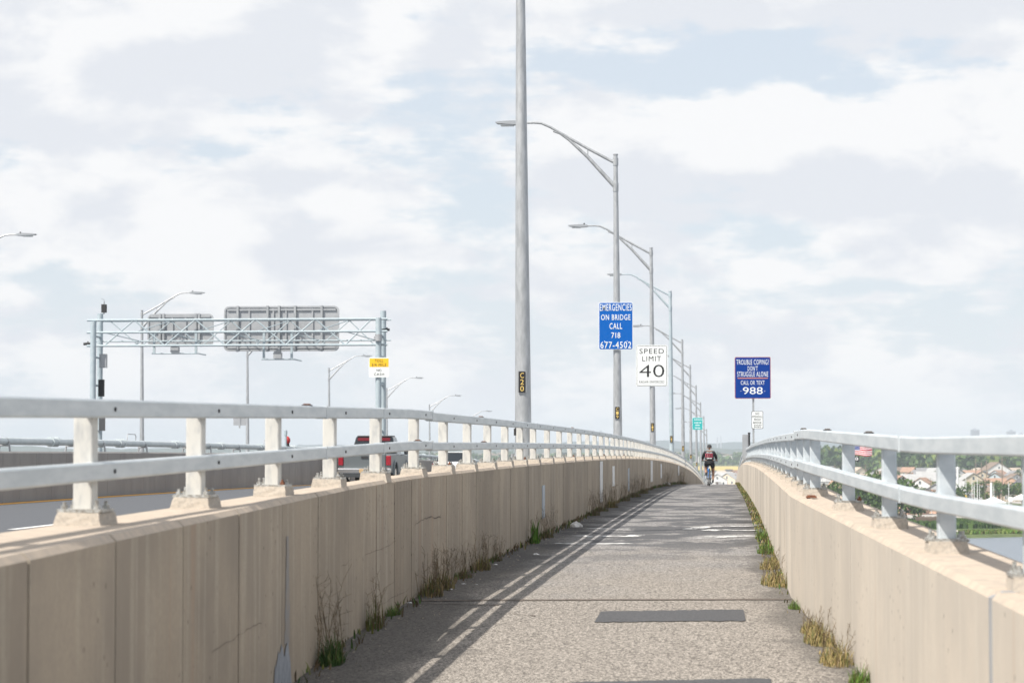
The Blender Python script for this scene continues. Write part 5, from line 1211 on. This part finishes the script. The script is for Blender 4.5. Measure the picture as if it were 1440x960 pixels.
# ------------------------------------------------------------------ woods, hills, far blocks
def woods(name, lab, x0, x1, y0, y1, n, h0, h1, sz, seed, ml, q=46):
    rr = random.Random(seed); mb = MB()
    for _ in range(n):
        px = rr.uniform(x0, x1); d = rr.uniform(y0, y1); x = xAt(px, d); h = rr.uniform(h0, h1); r = h * rr.uniform(.4, .6)
        m_ = rr.choice(ml)
        leafcloud(mb, x, d, GZ + h * .55, r, h * .5, q, sz, rr, [m_, m_, ml[0]])
        mb.tube([(x, d, GZ), (x, d, GZ + h * .5)], .3, 4, 3, cap=False)
    tag(mb.build(name, [M['treedark'], M['treemid'], M['treelime'], M['bark']]), lab, 'woodland', kind='stuff')
woods('woodland', 'dark green wood behind the town beyond the right railing', 1135, 1460, 1750, 2300, 420, 15, 23, 2.6, 5, [0, 0, 0, 1, 2])
woods('far_woodland', 'hazy green belt of trees above the path crest', 560, 1140, 3000, 4300, 380, 9, 16, 4.5, 6, [0, 1, 1], 22)
woods('crest_trees', 'low trees beside the yellow marsh over the path crest', 985, 1050, 3000, 3300, 22, 6, 9, 1.8, 9, [1, 1, 2, 0], 40)
def hills(name, d, x0, x1, prof, seed, c1, c2):
    rr = random.Random(seed); n = 260; mb = MB(); vs = []
    ph = [rr.uniform(0, 6.28) for _ in range(8)]
    for i in range(n + 1):
        px = x0 + (x1 - x0) * i / n; x = xAt(px, d); t = px / 60
        h = prof(px) + 3.0 * math.sin(t * 1.3 + ph[0]) + 2.0 * math.sin(t * 3.1 + ph[1]) + 1.1 * math.sin(t * 8 + ph[2]) + rr.uniform(-1.0, 1.0)
        vs += [(x, d - 500, GZ - .2), (x, d - 150, GZ + max(h, 1) * .7), (x, d, GZ + max(h, 1)), (x, d + 500, GZ - .2)]
    fs = []
    for i in range(n):
        for k in range(3): fs.append((4 * i + k, 4 * i + 4 + k, 4 * i + 5 + k, 4 * i + 1 + k))
    mb.add(vs, fs, 0, True); tag(mb.build(name, noisy(name + '_cover', c1, c2, .02, .95, bmp=0)), kind='structure')
hills('hills', 7600, -900, 2400, lambda px: 38 + 8 * math.exp(-((px - 960) / 260) ** 2) - (14 if px < 420 else 0) , 3, (.035, .06, .06), (.06, .085, .08))
hills('near_ridge', 5200, -300, 2300, lambda px: 24, 8, (.035, .06, .045), (.07, .09, .07))
# tower blocks on the skyline
M['tower'] = noisy('far_tower_wall', (.42, .44, .5), (.36, .38, .45), .05, .8, bmp=0)
TW = [(848, 5400, 60, 13, 'pale tower block pair on the skyline between the first lamp poles', 2), (867, 5600, 30, 9, 'lower pale block right of the tower pair', 1), (1373, 5600, 66, 14, 'tall tower block above the right top rail, left one', 1), (1363, 5700, 40, 6, 'slim tower just left of the tall tower block', 1),
      (1424, 5800, 64, 14, 'tall tower block near the right edge of the skyline', 1), (1431, 5850, 50, 9, 'lower tower next to the right edge', 1), (1437, 5900, 58, 9, 'slim tower at the right edge of the skyline', 1), (1400, 5500, 42, 20, 'broad low block between the tower groups', 1), (1105, 6800, 52, 12, 'faint block on the horizon above the right railing bend', 1),
      (1009, 7000, 54, 2, 'thin chimney on the horizon behind the cyclist, left one', 1), (1014, 7000, 58, 2, 'thin chimney on the horizon behind the cyclist, right one', 1)]
for px, d, h, wpx, lab, nn in TW:
    t = thing('tower_block', lab, 'tower', gpt(px, d)); W = wpx * d / FP
    for q in range(nn):
        a = -W / 2 + q * W / nn; b = a + W / nn * .82; mb = MB(); mb.box(a, b, 0, min(W, 25), 0, h - 6 * q); o = mb.build('tower_wall', M['tower'], t)
        if W > 8:
            mb = MB(); fz = 8
            while fz < h - 6 * q - 2: mb.box(a + .6, b - .6, -.15, 0, fz, fz + 1.4); fz += 3.4
            mb.build('window_band', M['win'], t)
        mb = MB(); mb.box(a + (b - a) * .3, a + (b - a) * .7, 4, min(W, 20), h - 6 * q, h - 6 * q + 3); mb.build('roof_plant', M['tower'], t)
# distant low pale houses across the bay
M['farw'] = mat('far_pale_walls', (.62, .60, .57), .8); M['farr'] = mat('far_roofs', (.34, .27, .24), .8)
mb = MB(); rr = random.Random(31)
for _ in range(520):
    px = rr.choice([rr.uniform(-250, 600), rr.uniform(560, 1150), rr.uniform(1120, 1220)]); d = rr.uniform(3300, 5000); x = xAt(px, d); w_ = rr.uniform(8, 26); h = rr.uniform(5, 12)
    mb.box(x - w_ / 2, x + w_ / 2, d, d + 12, GZ, GZ + h, 0); mb.prism([(x - w_ / 2 - .5, GZ + h), (x + w_ / 2 + .5, GZ + h), (x, GZ + h + w_ * .18)], d - .5, d + 12.5, 1)
tag(mb.build('far_buildings', [M['farw'], M['farr']]), 'low pale buildings scattered in the haze below the hills', 'buildings', kind='stuff')

# ------------------------------------------------------------------ haze
mb = MB(); mb.box(-8900, 8900, -2900, 9300, GZ - 3, 56)
mh = bpy.data.materials.new('haze_air'); mh.use_nodes = True; nt3 = mh.node_tree; nt3.nodes.clear()
pv_ = N(nt3, 'ShaderNodeVolumePrincipled'); pv_.inputs['Color'].default_value = (.82, .915, 1, 1); pv_.inputs['Density'].default_value = .00014; pv_.inputs['Anisotropy'].default_value = -.12
ou = N(nt3, 'ShaderNodeOutputMaterial'); nt3.links.new(pv_.outputs[0], ou.inputs['Volume'])
hz_o = mb.build('haze', mh); tag(hz_o, 'thin pale haze over the bay and the town', 'haze', kind='stuff')
